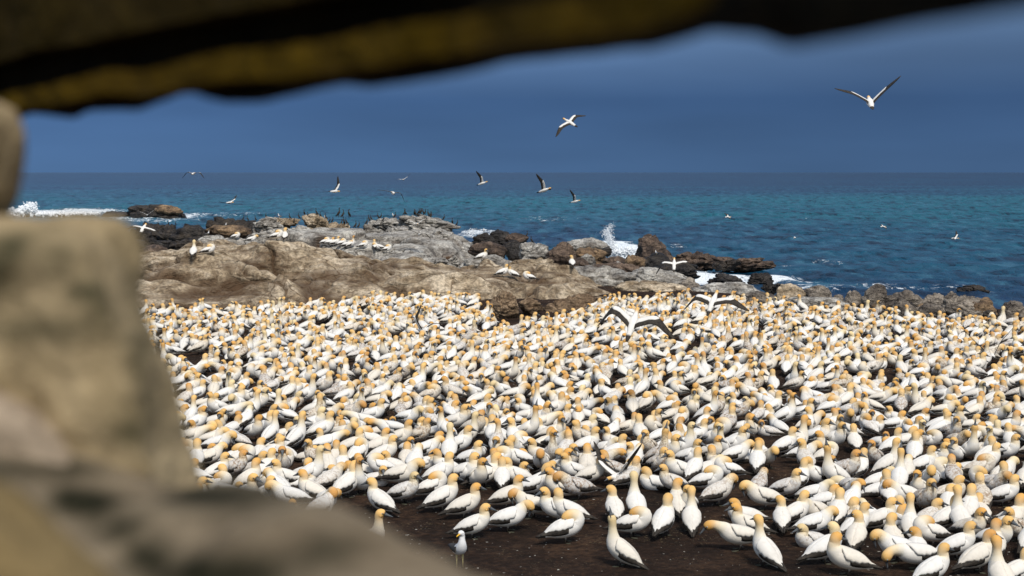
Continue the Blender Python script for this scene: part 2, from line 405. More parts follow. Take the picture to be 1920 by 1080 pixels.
outcrop('rock_outcrop', XS(-19, 8.5, 420), XS(44.5, 63, 260), h_front, M_TAN, 'long low tan rock outcrop stained brown, right behind the gannet colony')

GX = (np.array([360, 380, 470, 500, 540, 600, 700, 780, 850, 866, 885, 950, 1050, 1150, 1230]) - 960) / F * 76
GZ = HC - (np.array([455, 425, 425, 412, 404, 406, 407, 402, 414, 432, 452, 466, 482, 500, 515]) - HY) / F * 76
def h_grey(X, Y):
    zr = np.interp(X, GX, GZ); q = np.stack([X, Y, X * 0], 1)
    wob = 1.5 * fbm(q * .3, 3, 141)
    t = sstep(62, 76, Y + wob) ** .75
    h = -1.35 + (zr + .45) * t
    # tilted jointed slabs: each cell is its own plane
    qq = q * np.array([.30, .36, 1]); qq = qq @ np.array([[.8, .6, 0], [-.6, .8, 0], [0, 0, 1]]) + .22 * fbm(q * .5, 3, 7)[:, None]
    f1, f2, cid = worley(qq, 33)
    h = h + (.8 * (cid - .5) - .7 * np.exp(-((f2 - f1) / .09) ** 2) + .3 * (billow(q * .6, 80, 3) - .3)) * np.clip(t * 2.5, 0, 1) * np.clip((79 - Y) / 3, .15, 1)
    h = h - 4 * sstep(78.5, 84, Y + wob)
    return h, .6 * sstep(.2, .5, fbm(q * .8, 4, 66)) + .8 * np.exp(-((f2 - f1) / .06) ** 2)  # patchy soil mask that also darkens the slab joints
outcrop('rock_outcrop', XS(-17.5, 8.5, 420), XS(61.5, 85, 260), h_grey, M_GREY, 'pale grey jointed rock outcrop lined with cormorants, between tan rock and sea')

# boulders: x0, x1, top, base (photo pixels), distance
R = rock
R(232, 364, 383, 412, 205, M_DARK, 'dark wet islet with an ochre top, ringed by surf at far left', .6, 5, tilt=-.03, name='sea_rock', cat='islet', amp=.2)
R(285, 345, 384, 398, 203, M_OCHRE, 'ochre crest rock on top of the dark islet', .6, 4, tilt=-.12, name='sea_rock', amp=.2)
R(183, 252, 396, 411, 206, M_DARK, 'low black rock in the surf beside the dark islet', .7, 4, name='sea_rock', amp=.2)
R(40, 66, 410, 420, 200, M_DARK, 'small black rock in white surf beside the stone pillar', .7, 3, name='sea_rock')
for (a, b, t_, s_, D, l) in [(236, 300, 418, 470, 120, 'black wet boulder nearest the blurred stone block, below the white flying gannet'), (262, 318, 413, 450, 124, 'black wet boulder with a peaked top left of the reef gap'), (296, 346, 420, 465, 121, 'broad black wet boulder in the middle of the left reef'),
                             (322, 392, 424, 462, 118, 'black wet boulder at the right end of the left reef'), (250, 330, 440, 482, 108, 'low black boulder in front of the left reef'), (318, 385, 440, 476, 106, 'low dark boulder behind the small white gull'), (360, 420, 447, 480, 96, 'dark boulder just behind the ridge of the tan outcrop')]:
    R(a, b, t_, s_, D, M_DARK, l, .8, 4, name='reef_rock', amp=.24, strata=1., hmin=.5, p=16, group='black rocks of the left reef')
R(262, 325, 457, 482, 88, M_BROWN, 'flat reddish brown slab between the black reef and the tan outcrop', 1., 4, name='reef_rock', amp=.12)
R(380, 498, 403, 470, 104, M_DARK, 'large black topped boulder left of the grey outcrop', .7, 5, name='reef_rock', amp=.2)
R(384, 470, 418, 446, 101, M_OCHRE, 'brown banded rock face under the large black topped boulder', .6, 4, name='reef_rock', amp=.2)
R(362, 432, 438, 470, 84, M_GREY, 'rounded grey boulder behind the preening gannets on the ridge', .8, 4, amp=.12)
for (a, b, t_, s_, D, ti, l) in [
    (466, 530, 409, 436, 88, -.05, 'grey blocky slab at the left end of the grey outcrop'), (500, 566, 403, 424, 90, -.05, 'tan faced slab on top of the outcrop left of the cormorants'),
    (560, 622, 403, 434, 86, -.06, 'square grey block on the outcrop crest beside the split tan blocks'), (612, 640, 410, 448, 84, 0, 'left one of two upright tan blocks on the outcrop'), (634, 662, 411, 452, 83.5, 0, 'right one of two upright tan blocks on the outcrop'),
    (664, 724, 418, 452, 82, -.25, 'angular grey boulder right of the upright tan blocks'), (676, 764, 405, 432, 86, -.16, 'long grey slab sloping right behind the angular boulder'), (706, 800, 422, 456, 81, -.22, 'smooth grey slab sloping right at the middle of the outcrop'),
    (755, 872, 402, 436, 84, -.10, 'big pale slab with an undercut at the right crest of the outcrop'), (762, 886, 425, 462, 80, -.22, 'long pale slab descending right below the undercut slab'), (806, 896, 434, 470, 79, -.2, 'pitted pale slab at the right foot of the outcrop'),
    (470, 548, 426, 462, 80, -.14, 'striped grey slab above the left group of gannets'), (500, 616, 424, 480, 77, -.30, 'long tilted grey slab rising behind the resting gannets'), (585, 662, 432, 464, 79, -.18, 'smooth grey hump right of the long tilted slab'),
    (452, 520, 448, 486, 75, -.2, 'brown cracked slab left of the resting gannet group'), (676, 748, 450, 478, 74, -.08, 'tan rock shelf right of the dark cleft'), (694, 776, 458, 496, 71, -.12, 'rounded grey boulder right of the preening gannets'),
    (742, 852, 448, 476, 75, -.08, 'low banded grey rock in the middle of the outcrop foot'), (746, 798, 472, 497, 70, 0, 'dark grey boulder at the outcrop foot'), (788, 842, 478, 500, 69, 0, 'knobbly grey boulder right of the dark grey one'), (834, 862, 478, 499, 70, 0, 'small brown boulder beside the knobbly grey boulder')]:
    R(a, b, t_, s_, D, M_GREY if 'tan' not in l.split(' boulder')[0] or 'right of' in l else M_TAN, l, .8, 5, tilt=ti, name='rock_slab', amp=.13, planes=9, p=22, hmin=.5, strata=1.1)
R(856, 962, 472, 516, 62, M_GREY, 'pale striped boulder behind the lone gannet on the ridge', .6, 5, tilt=-.08, amp=.08)
R(948, 1050, 478, 528, 61, M_TAN, 'smooth pale boulder right of the striped one', .6, 5, tilt=-.1, amp=.08)
R(880, 956, 452, 486, 73, M_BROWN, 'smooth brown boulder with a dark end, at the outcrop corner', .7, 4, tilt=-.12, amp=.06)
R(884, 930, 436, 464, 84, M_DARK, 'black boulder under a small gull beside the spray', .8, 4, name='reef_rock', amp=.2)
R(912, 958, 432, 458, 85, M_DARK, 'dark boulder with a rough top left of the reddish one', .8, 4, name='reef_rock', amp=.2)
R(948, 992, 436, 458, 83, M_BROWN, 'reddish brown boulder behind the two cormorants', .8, 4, name='reef_rock')
R(940, 985, 452, 486, 76, M_DARK, 'dark gap boulder left of the two cormorants boulder', .8, 4, name='reef_rock', amp=.15)
R(968, 1034, 443, 494, 72, M_GREY, 'blocky pale boulder with two cormorants on top', .8, 5, amp=.12, planes=12)
R(1026, 1080, 449, 500, 70, M_BROWN, 'folded brown and grey boulder right of the two cormorants', .8, 4, amp=.2)
R(1050, 1150, 445, 470, 76, M_GREY, 'flat grey capstone slab next to the breaking wave', .7, 4, tilt=-.12, amp=.12, name='rock_slab')
R(1074, 1138, 458, 496, 72, M_OCHRE, 'ochre boulder under the flat capstone slab', .8, 4, amp=.2)
R(1125, 1150, 460, 476, 74, M_DARK, 'small black rock at the foot of the breaking wave', .9, 3, name='reef_rock')
R(1084, 1118, 474, 502, 67, M_GREY, 'smooth grey boulder leaning on the ochre boulder', .8, 4, tilt=-.4)
R(1062, 1112, 484, 508, 65, M_BROWN, 'smooth rusty brown boulder in front of the folded boulder', .8, 4, tilt=-.15, amp=.05)
R(1110, 1180, 490, 516, 64, M_BROWN, 'low rusty slab before the breaking wave', .8, 4, amp=.15, tilt=-.1)
R(1150, 1206, 492, 520, 64, M_BROWN, 'cracked rusty slab with a pointed edge', .8, 4, amp=.2, tilt=-.3)
R(1140, 1182, 492, 514, 65, M_GREY, 'dark pointed grey rock among the rusty slabs', .8, 3, amp=.2, tilt=-.5)
R(1166, 1212, 476, 505, 67, M_OCHRE, 'knobbly ochre boulder left of the tall dark boulder', .9, 4, amp=.2)
R(1130, 1190, 480, 500, 70, M_BROWN, 'reddish low boulder behind the knobbly ochre boulder', .8, 4, amp=.12)
R(1188, 1262, 434, 500, 88, M_BROWN, 'tall dark brown boulder standing alone in the surf', .8, 5, name='sea_rock', amp=.07, planes=3, p=16, hmin=.8, cuts=((-1, -.2, .12, .78), (.62, -.1, .78, .66), (0, 0, 1, .93), (.3, -1, .2, .7)), sink=.5)
R(1196, 1256, 470, 502, 84, M_DARK, 'dark foot rock in front of the tall dark brown boulder', .8, 4, name='sea_rock', amp=.12)
for (a, b, t_, s_, D, mt, l) in [(1262, 1345, 470, 496, 92, M_BROWN, 'long brown rock with a split in the surf'), (1330, 1446, 478, 500, 90, M_BROWN, 'low wave washed brown rock with water running off it'), (1335, 1392, 484, 498, 88, M_DARK, 'dark rock in front of the wave washed brown rock'),
    (1216, 1310, 494, 522, 80, M_DARK, 'dark rock under the gannet gliding over the surf'), (1326, 1408, 514, 534, 80, M_DARK, 'flat black rock in white foam'), (1404, 1448, 512, 529, 82, M_DARK, 'small round black rock at the edge of the foam'),
    (1426, 1456, 529, 544, 74, M_DARK, 'left one of two small dark rocks at the water edge'), (1448, 1480, 532, 545, 73, M_DARK, 'right one of two small dark rocks at the water edge'), (1798, 1860, 533, 546, 78, M_DARK, 'flat black rock awash at far right')]:
    R(a, b, t_, s_, D, mt, l, .7, 5, name='sea_rock', amp=.24, sink=.7, hmin=.48, strata=1., p=16)
for (a, b, t_, s_, D, mt, ti, l) in [(1038, 1210, 492, 540, 59, M_GREY, -.1, 'long smooth grey slab right of the smooth pale boulder'), (1130, 1300, 528, 556, 56, M_TAN, -.06, 'long tan slab along the right end of the tan outcrop'),
    (1150, 1300, 505, 535, 60, M_GREY, -.08, 'pale grey slab below the rusty slabs'),
    (1222, 1264, 514, 538, 60, M_SHORE, 0, 'round grey boulder under the raised black wing tip'), (1272, 1318, 518, 552, 58, M_SHORE, -.3, 'leaning grey boulder above the colony centre'), (1300, 1450, 530, 566, 57, M_GREY, -.05, 'low grey slab behind the landing gannet'),
    (1395, 1470, 545, 572, 48.5, M_SHORE, -.1, 'low dark slab right of the landing gannet'), (1446, 1512, 534, 572, 48.5, M_TAN, .2, 'tan wedge shaped boulder on the shore'), (1506, 1566, 528, 566, 49.7, M_SHORE, -.25, 'striped grey boulder right of the tan wedge'), (1470, 1590, 550, 580, 47.0, M_GREY, -.03, 'low grey slab in front of the striped boulder'),
    (1560, 1585, 550, 568, 49.3, M_SHORE, 0, 'small dark boulder in the shore gap'), (1578, 1620, 543, 576, 47.7, M_SHORE, 0, 'grey boulder left of the tallest shore boulder'), (1616, 1668, 527, 580, 47.0, M_SHORE, -.1, 'tallest rounded boulder in the shore line'),
    (1662, 1734, 541, 578, 47.4, M_SHORE, -.1, 'wide rounded boulder right of the tallest'), (1652, 1686, 553, 580, 47.0, M_SHORE, 0, 'small round boulder in front of the wide one'), (1672, 1722, 556, 592, 45.3, M_SHORE, -.1, 'brown grey boulder close behind the gannets'),
    (1728, 1778, 549, 576, 47.7, M_SHORE, 0, 'two tone boulder in the middle of the right shore'), (1716, 1776, 566, 592, 45.3, M_SHORE, 0, 'low flat boulder close behind the gannets at right'), (1764, 1856, 549, 596, 45.3, M_SHORE, -.12, 'large striped boulder near the right end of the shore'),
    (1770, 1800, 545, 565, 49.9, M_SHORE, 0, 'small brown boulder behind the large striped one'), (1808, 1876, 541, 592, 45.3, M_OCHRE, -.1, 'brown topped boulder behind the large striped one'), (1874, 1930, 563, 600, 45.3, M_SHORE, 0, 'dark blue grey boulder at the right edge'), (1935, 2010, 560, 600, 45.3, M_SHORE, 0, 'grey boulder just past the right edge')]:
    R(a, b, t_, s_, D, mt, l, .9, 5 if b - a > 60 else 4, tilt=ti, amp=.11, p=9, sink=.7, strata=.5, planes=7, group='boulders along the shore')
rr_ = random.Random(3)
for k_ in range(22):
    x_ = rr_.uniform(1440, 1925); w_ = rr_.uniform(10, 24); y_ = np.interp(x_, [1440, 1600, 1750, 1925], [560, 572, 580, 590]) + rr_.uniform(-8, 6)
    R(x_ - w_ / 2, x_ + w_ / 2, y_ - w_ * .35, y_ + w_ * .3, F * 4.6 / (y_ + w_ * .3 - 318), rr_.choice([M_SHORE, M_DARK, M_GREY, M_OCHRE]), 'small loose stone wedged between the larger shore boulders', .9, 3, name='shore_stone', amp=.14, group='small stones on the shore')
R(918, 978, 545, 596, 45.2, M_MOUND, 'pitted brown boulder in the colony under three gannets', .9, 5, amp=.09, planes=6, p=8)
R(972, 1020, 556, 588, 46, M_MOUND, 'smaller brown boulder right of the pitted one', .9, 4, amp=.1)
R(1005, 1128, 540, 600, 47.2, M_MOUND, 'brown earth mound with dry straw behind the brown boulders', .8, 5, amp=.08, sink=.8, name='earth_mound', cat='mound')

# ------------------------------------------------------------------ birds
WHITE = (.79, .77, .725); CREAM = (.76, .66, .46); GOLD = (.77, .465, .155); GOLD2 = (.68, .36, .09); BLACK = (.012, .011, .011); BILL = (.085, .10, .115); FACE = (.02, .02, .022)
BROWNP = (.20, .12, .07)
def catmull(C, n):
    C = np.asarray(C, float); C = np.vstack([2 * C[0] - C[1], C, 2 * C[-1] - C[-2]]); o = []
    for i in range(1, len(C) - 2):
        for k in range(n):
            t = k / n; p0, p1, p2, p3 = C[i - 1:i + 3]
            o.append(.5 * ((2 * p1) + (-p0 + p2) * t + (2 * p0 - 5 * p1 + 4 * p2 - p3) * t * t + (-p0 + 3 * p1 - 3 * p2 + p3) * t ** 3))
    o.append(C[-2]); return np.array(o)
class Build:
    def __init__(s): s.V = []; s.F = []; s.C = []; s.M = []; s.n = 0
    def add(s, V, Fc, C, mo=0.):
        V = np.asarray(V, float); s.F += [tuple(int(i) + s.n for i in f) for f in Fc]; s.V.append(V)
        C = np.asarray(C, float); C = np.tile(C, (len(V), 1)) if C.ndim == 1 else C
        s.C.append(C); s.M.append(np.full(len(V), mo) if np.isscalar(mo) else mo); s.n += len(V)
    def loft(s, pts, col, sides=10, mo=0., up0=(0, 0, 1)):       # pts: x,y,z,rw,rh
        pts = np.asarray(pts); c = pts[:, :3]; T = np.gradient(c, axis=0); T /= np.linalg.norm(T, axis=1)[:, None] + 1e-9
        u = np.array(up0, float); V = []
        for i in range(len(c)):
            u = u - T[i] * (u @ T[i]); u /= np.linalg.norm(u) + 1e-9; w = np.cross(u, T[i])
            a = np.arange(sides) / sides * 2 * math.pi
            V.append(c[i] + np.outer(np.sin(a) * pts[i, 3], w) + np.outer(np.cos(a) * pts[i, 4], u))
        V = np.array(V).reshape(-1, 3); n = len(c); Fc = []
        for i in range(n - 1):
            for k in range(sides):
                a = i * sides + k; b = i * sides + (k + 1) % sides; Fc.append((a, b, b + sides, a + sides))
        Fc.append(tuple(range(sides))[::-1]); Fc.append(tuple((n - 1) * sides + k for k in range(sides)))
        C = np.repeat(np.asarray(col), sides, axis=0) if np.ndim(col) == 2 else col
        M = np.repeat(mo, sides) if not np.isscalar(mo) else mo
        s.add(V, Fc, C, M)
    def sheet(s, G, C, mo=0., th=.004):      # G: (n,m,3) grid -> closed thin plate
        n, m, _ = G.shape; du = np.gradient(G, axis=0); dv = np.gradient(G, axis=1); N = np.cross(du, dv); N /= np.linalg.norm(N, axis=2)[..., None] + 1e-9
        a = (G + N * th / 2).reshape(-1, 3); b = (G - N * th / 2).reshape(-1, 3); k = n * m; Fc = []
        idx = lambda i, j: i * m + j
        for i in range(n - 1):
            for j in range(m - 1):
                q = (idx(i, j), idx(i + 1, j), idx(i + 1, j + 1), idx(i, j + 1)); Fc.append(q); Fc.append(tuple(x + k for x in q[::-1]))
        rim = [idx(i, 0) for i in range(n)] + [idx(n - 1, j) for j in range(1, m)] + [idx(i, m - 1) for i in range(n - 2, -1, -1)] + [idx(0, j) for j in range(m - 2, 0, -1)]
        for x, y in zip(rim, rim[1:] + rim[:1]): Fc.append((y, x, x + k, y + k))
        C = np.asarray(C, float); C = np.vstack([C.reshape(-1, 3)] * 2) if C.ndim == 3 else C
        s.add(np.vstack([a, b]), Fc, C, mo)
    def arrays(s): return np.vstack(s.V), s.F, np.vstack(s.C), np.concatenate(s.M)

POSE = {  # neck and head relative to the neck base: x, z, radius ; last four are head back, head, face, bill root, bill tip
    'r': [(.030, .035, .084), (.042, .080, .064), (.034, .118, .056), (.038, .148, .055), (.062, .172, .056), (.100, .168, .045), (.130, .155, .025), (.222, .118, .004)],
    's': [(.025, .025, .084), (.020, .055, .070), (.008, .088, .060), (.012, .115, .057), (.040, .136, .056), (.080, .132, .045), (.110, .121, .021), (.202, .090, .004)],
    't': [(.028, .045, .078), (.036, .110, .057), (.040, .180, .046), (.042, .235, .047), (.062, .270, .053), (.100, .270, .043), (.130, .260, .020), (.224, .230, .004)],
    'u': [(.026, .045, .076), (.034, .115, .055), (.040, .190, .044), (.040, .250, .044), (.046, .290, .047), (.054, .330, .040), (.060, .360, .020), (.080, .455, .004)],
    'b': [(.040, .035, .082), (.080, .075, .066), (.108, .102, .057), (.140, .108, .056), (.170, .088, .055), (.182, .050, .043), (.178, .020, .020), (.150, -.070, .004)],
    'f': [(.055, .025, .078), (.115, .055, .060), (.170, .075, .051), (.210, .082, .050), (.248, .074, .053), (.283, .052, .043), (.305, .030, .020), (.368, -.045, .004)],
    'p': [(.055, .010, .074), (.120, .015, .058), (.180, .005, .050), (.215, -.018, .050), (.240, -.052, .053), (.245, -.092, .043), (.242, -.122, .020), (.225, -.215, .004)],
    'k': [(.020, .040, .092), (-.010, .075, .080), (-.050, .090, .068), (-.085, .085, .060), (-.115, .070, .054), (-.140, .045, .042), (-.152, .022, .020), (-.170, -.040, .004)],
}
def gannet(pose='r', pitch=22, yaw=0, mot=0., low=False, hi=True, young=False, seed=0, fat=1., tone=0.):
    B = Build(); rs = np.random.RandomState(seed)
    sides = 12 if hi else 7; ns = 3 if hi else 2
    white = np.array(WHITE) * (1 - .35 * mot) + np.array(BROWNP) * .18 * mot; white = white * (1 - tone) + np.array((.70, .60, .44)) * tone
    th = math.radians(pitch); ct, st = math.cos(th), math.sin(th)
    hip = np.array([-.01, 0, .20]); drop = .13 if low else 0
    def rot(p):
        p = np.asarray(p, float) - hip; q = p.copy(); q[..., 0] = p[..., 0] * ct - p[..., 2] * st; q[..., 2] = p[..., 0] * st + p[..., 2] * ct
        return q + hip - np.array([0, 0, drop + .02])
    body = np.array([(-.38, .180, .016, .005), (-.325, .187, .034, .012), (-.255, .196, .060, .038), (-.18, .205, .090, .076), (-.10, .208, .114, .102), (-.01, .208, .124, .116), (.07, .214, .124, .116), (.13, .226, .104, .100)])
    body[:, 2:] *= fat
    bp = np.column_stack([body[:, 0], 0 * body[:, 0], body[:, 1]]); bpr = rot(bp)
    pts = [np.r_[bpr[i], body[i, 2:]] for i in range(len(body))]
    base = rot(np.array([.135, 0, .255]))
    nk = [(x, z_, r * (1.17 if i_ < 6 else 1.05)) for i_, (x, z_, r) in enumerate(POSE[pose])]; c, s = math.cos(math.radians(yaw)), math.sin(math.radians(yaw)); piv = nk[2][0] if pose not in 'fp' else nk[0][0]
    st_i = 2 if pose not in 'fp' else 0
    for i, (x, z_, r) in enumerate(nk):
        y = 0
        if i > st_i: dx = x - piv; x, y = piv + dx * c, dx * s
        elif i == st_i: pass
        pts.append(np.r_[base + np.array([x, y, z_]), r * (.92 if i < 3 else 1.), r])
    pts = catmull(pts, ns)
    pts[:, 3:] = np.maximum(pts[:, 3:], .003)
    nb = len(body) * ns
    # parameter along the bird in control-point units
    u = np.arange(len(pts)) / ns
    col = np.zeros((len(pts), 3)); nbod = len(body)
    g = np.array([GOLD, GOLD2, (.76, .58, .30), (.60, .30, .08)][rs.choice(4, p=[.45, .37, .08, .1])]) * rs.uniform(.9, 1.1)
    if young: g = np.array((.62, .50, .33))
    for i, ui in enumerate(u):
        w = white
        if ui < 1.6: cc = np.array(BLACK)
        elif ui < nbod + .3: cc = w
        else:
            k = ui - nbod      # 0..8 along neck points
            t = np.clip((k - ((.7 if hi else .35) if pose not in 'tuf' else 1.)) / 1.6, 0, 1) ** .8; cc = w * (1 - t) + g * t
            if k < 4: f_ = max(0, 1 - abs(k - 1.6) / 2.2) * .75; cc = cc * (1 - f_) + np.array(CREAM) * f_
            if k > 5.45: cc = np.array(FACE)
            if k > 5.95: cc = np.array(BILL)
        col[i] = cc
    mo = np.where((u > 1.6) & (u < nbod + 2.5), mot, mot * .25); mo[u < 1.6] = 0
    B.loft(pts, col, sides, mo)
    # eye line: tiny dark lens-shaped patches at both sides of the face
    if hi:
        iF = int((nbod + 4.9) * ns); p = pts[iF]; T = pts[iF + 1, :3] - pts[iF - 1, :3]; T /= np.linalg.norm(T)
        w_ = np.cross([0, 0, 1.], T); w_ = w_ / (np.linalg.norm(w_) + 1e-6); up = np.cross(T, w_)
        for sg in (-1, 1):
            cpt = p[:3] + w_ * sg * p[3] * .86 + up * .010
            e = [np.r_[cpt - T * .010 + up * 0, .002, .002], np.r_[cpt, .009, .007], np.r_[cpt + T * .012, .010, .006], np.r_[cpt + T * .030 - w_ * sg * .004 - up * .003, .005, .004]]
            B.loft(np.array(e), np.array([BLACK, (.35, .45, .5), BLACK, BLACK]), 6)
    # folded wings: black flight feathers under a white covert shield
    bx, bw, bh, bz = body[:, 0], body[:, 2], body[:, 3], body[:, 1]
    def wing(side, x0, x1, off, tmax, colr, rag, n, m, mo, t0=.4):
        us_ = np.linspace(0, 1, n); G = np.zeros((n, m, 3))
        for i, uu in enumerate(us_):
            x = x0 + (x1 - x0) * uu
            rw = max(np.interp(x, bx, bw), .050 - .05 * max(0, uu - .7)) + off; rh = max(np.interp(x, bx, bh), .040 - .05 * max(0, uu - .7)) + off; zc = np.interp(x, bx, bz)
            open_ = math.sin(min(1, uu * 5) * math.pi / 2); close = 1 if uu < .5 else max(.12, 1 - ((uu - .5) / .5) ** 1.5 * .9)
            tm = tmax * open_ * close; ta = t0 + (0 if uu < .6 else 10 * (uu - .6))
            tm = ta + max(6, tm - ta) + rag * math.sin(uu * 38 + side) * (uu > .25)
            for j in range(m):
                v = j / (m - 1); t = math.radians(ta + (tm - ta) * v)
                inn = -.010 if j == m - 1 else 0
                G[i, j] = (x + rag * .0016 * math.sin(v * 20) * (uu > .9), side * math.sin(t) * (rw + inn), zc + math.cos(t) * (rh + inn) * 1.0)
        if np.ndim(colr) == 1 and np.sum(colr) > .5 and hi:
            cc_ = np.array(colr)[None, None] * (1 - .20 * rs.rand(n, m, 1) ** 2.5 * np.linspace(.3, 1, n)[:, None, None]); cc_[-1] *= .72
            colr = cc_
        B.sheet(rot(G), colr, mo, .006)
    n1, m1 = (14, 7) if hi else (7, 4)
    for sd_ in (-1, 1):
        wing(sd_, .06, -.41, .007, 116, BLACK, 1.5, n1, m1, 0)
        wing(sd_, .135, -.31 + rs.uniform(-.02, .02), .014 + .0025 * (sd_ > 0), 82 + rs.uniform(-4, 6), white, 5. if hi else 0, n1 + (4 if hi else 0), m1, mot, -2.5)
    # legs and webbed feet
    if not low:
        for sg in (-1, 1):
            hp = np.array([-.02, sg * .05, .11]); ft = np.array([-.01 + .02 * sg, sg * .058, .012])
            B.loft(np.array([np.r_[hp, .020, .020], np.r_[hp * .5 + ft * .5, .010, .010], np.r_[ft, .009, .009]]), np.array([white, BLACK, BLACK]), 5, 0, (1, 0, 0))
            if hi:
                G = np.array([[ft + (0, -.006, 0), ft + (0, 0, .002), ft + (0, .006, 0)], [ft + (.045, -.024, -.006), ft + (.05, 0, -.004), ft + (.045, .024, -.006)], [ft + (.088, -.036, -.009), ft + (.094, 0, -.009), ft + (.085, .036, -.009)]])
                B.sheet(G, (.03, .035, .02), 0, .006)
    return B.arrays()

def bird_mesh(name, arr):
    V, Fc, C, M = arr
    return mesh(name, V, Fc, M_BIRD, np.column_stack([C, np.ones(len(C))]), {'mot': M})

def flyer(f, s, aL, aR, sc=1., name='gannet', kind='gannet', neck=0., head=GOLD):
    """bird with spread wings; f = forward vector, s = left wing vector, aL/aR = (inner, outer) elevation of the wings in degrees"""
    B = Build(); bk = kind
    wh = np.array(WHITE)
    C = [(-.42, 0, .0, .022, .006), (-.33, 0, .0, .045, .012), (-.22, 0, 0, .052, .045), (-.10, 0, 0, .075, .068), (.03, 0, 0, .085, .078), (.14, 0, .005, .068, .064), (.22, 0, .012, .046, .046), (.29, 0, .014, .037, .037), (.345, 0, .012, .040, .041), (.385, 0, .008, .032, .033), (.412, 0, .002, .016, .018), (.495, 0, -.012, .003, .004)]
    if bk == 'gull': C = [(x * (.82 if x < .4 else .72), y, z, a * .9, b * .9) for x, y, z, a, b in C]
    pts = catmull(C, 3); u = np.arange(len(pts)) / 3; col = []
    for ui in u:
        c = wh
        if ui < 1.4 and bk == 'gannet': c = np.array(BLACK)
        if bk == 'gannet' and ui > 6.2: t = min(1, (ui - 6.2) / 1.3); c = wh * (1 - t) + np.array(head) * t
        if ui > 9.6: c = np.array(BILL if bk == 'gannet' else (.65, .4, .05))
        col.append(c)
    B.loft(pts, np.array(col), 10)
    n = 15
    for sg, (ai, ao) in ((1, aL), (-1, aR)):
        # leading edge walk
        p = np.array([.12, sg * .05, .03]); span = .86; pos = []; 
        ss = np.linspace(0, 1, n); y, z_ = .05, .03
        for i, t in enumerate(ss):
            if i: 
                ang = math.radians(ai + (ao - ai) * float(sstep(.32, .62, np.array(t)))); y += span / (n - 1) * math.cos(ang); z_ += span / (n - 1) * math.sin(ang)
            lead = .12 + .075 * math.sin(min(t / .45, 1) * math.pi / 2) - .30 * max(0, t - .42) ** 1.25 * 1.5
            chord = 1.22 * np.interp(t, [0, .1, .42, .7, .9, 1], [.20, .185, .165, .125, .07, .012])
            pos.append((lead, chord, y, z_))
        def strip(a, b, colr, i0, i1, m=4, dz=0.):
            G = np.zeros((i1 - i0, m, 3))
            for i in range(i0, i1):
                lead, chord, yy, zz = pos[i]
                for j in range(m):
                    v = a[i] + (b[i] - a[i]) * j / (m - 1)
                    G[i - i0, j] = (lead - chord * v, sg * yy, zz + .018 * math.sin(v * math.pi) * (1 - ss[i]) + dz)
            if sg < 0: G = G[:, ::-1]
            B.sheet(G, colr, 0, .007)
        if bk == 'gannet':
            sp = np.interp(ss, [0, .08, .44, .52], [.64, .54, .48, .03]) + .03 * np.sin(ss * 60)
            strip(ss * 0, sp, wh, 0, 8); strip(sp, ss * 0 + 1., BLACK, 0, n)
            if True: strip(ss * 0 - .0, np.maximum(sp, .02), BLACK, 7, n)
        else:
            sp = np.interp(ss, [0, .7, 1], [.10, .2, .3])
            strip(ss * 0, ss * 0 + .12, wh, 0, n); strip(ss * 0 + .12, ss * 0 + .88, (.09, .095, .11), 0, 10); strip(ss * 0 + .12, ss * 0 + 1., (.02, .02, .022), 9, n); strip(ss * 0 + .88, ss * 0 + 1., wh, 0, 10)
    V, Fc, Cc, M = B.arrays()
    f = np.array(f, float); f /= np.linalg.norm(f); s = np.array(s, float); s -= f * (s @ f); s /= np.linalg.norm(s); up = np.cross(f, s)
    V = V[:, :1] * f + V[:, 1:2] * s + V[:, 2:] * up
    return (V * sc, Fc, Cc, M)

def cormorant(yaw=0, h=1.):
    B = Build()
    C = [(-.20, 0, .04, .02, .008), (-.15, 0, .10, .035, .02), (-.10, 0, .17, .062, .055), (-.04, 0, .26, .085, .075), (.02, 0, .35, .078, .07), (.04, 0, .43, .045, .045), (.03, 0, .50, .030, .030), (.02, 0, .565, .027, .028)]
    c, s = math.cos(yaw), math.sin(yaw)
    for x, z_, r in [(.02, .60, .030), (.05, .625, .030), (.085, .622, .016), (.15, .628, .005)]: C.append((.02 + (x - .02) * c, (x - .02) * s, z_, r, r))
    pts = catmull(C, 2); col = np.array([(.012, .011, .012)] * (len(pts) - 3) + [(.05, .045, .03)] * 3)
    B.loft(pts, col, 8)
    for sg in (-1, 1):
        G = np.array([[(.02 - .30 * a, sg * (.085 - .02 * b + .012 * math.sin(a * 3) - .05 * a), .36 - .30 * a - .09 * b * (1 - a)) for b in (0, .5, 1)] for a in (0, .3, .6, .9)])
        B.sheet(G, (.02, .017, .015), 0, .01)
        ft = np.array([.0, sg * .05, .01]); B.loft(np.array([np.r_[-.02, sg * .045, .18, .02, .02], np.r_[ft, .012, .012]]), (.01, .01, .01), 5, 0, (1, 0, 0))
    V, Fc, Cc, M = B.arrays(); return V * h, Fc, Cc, M

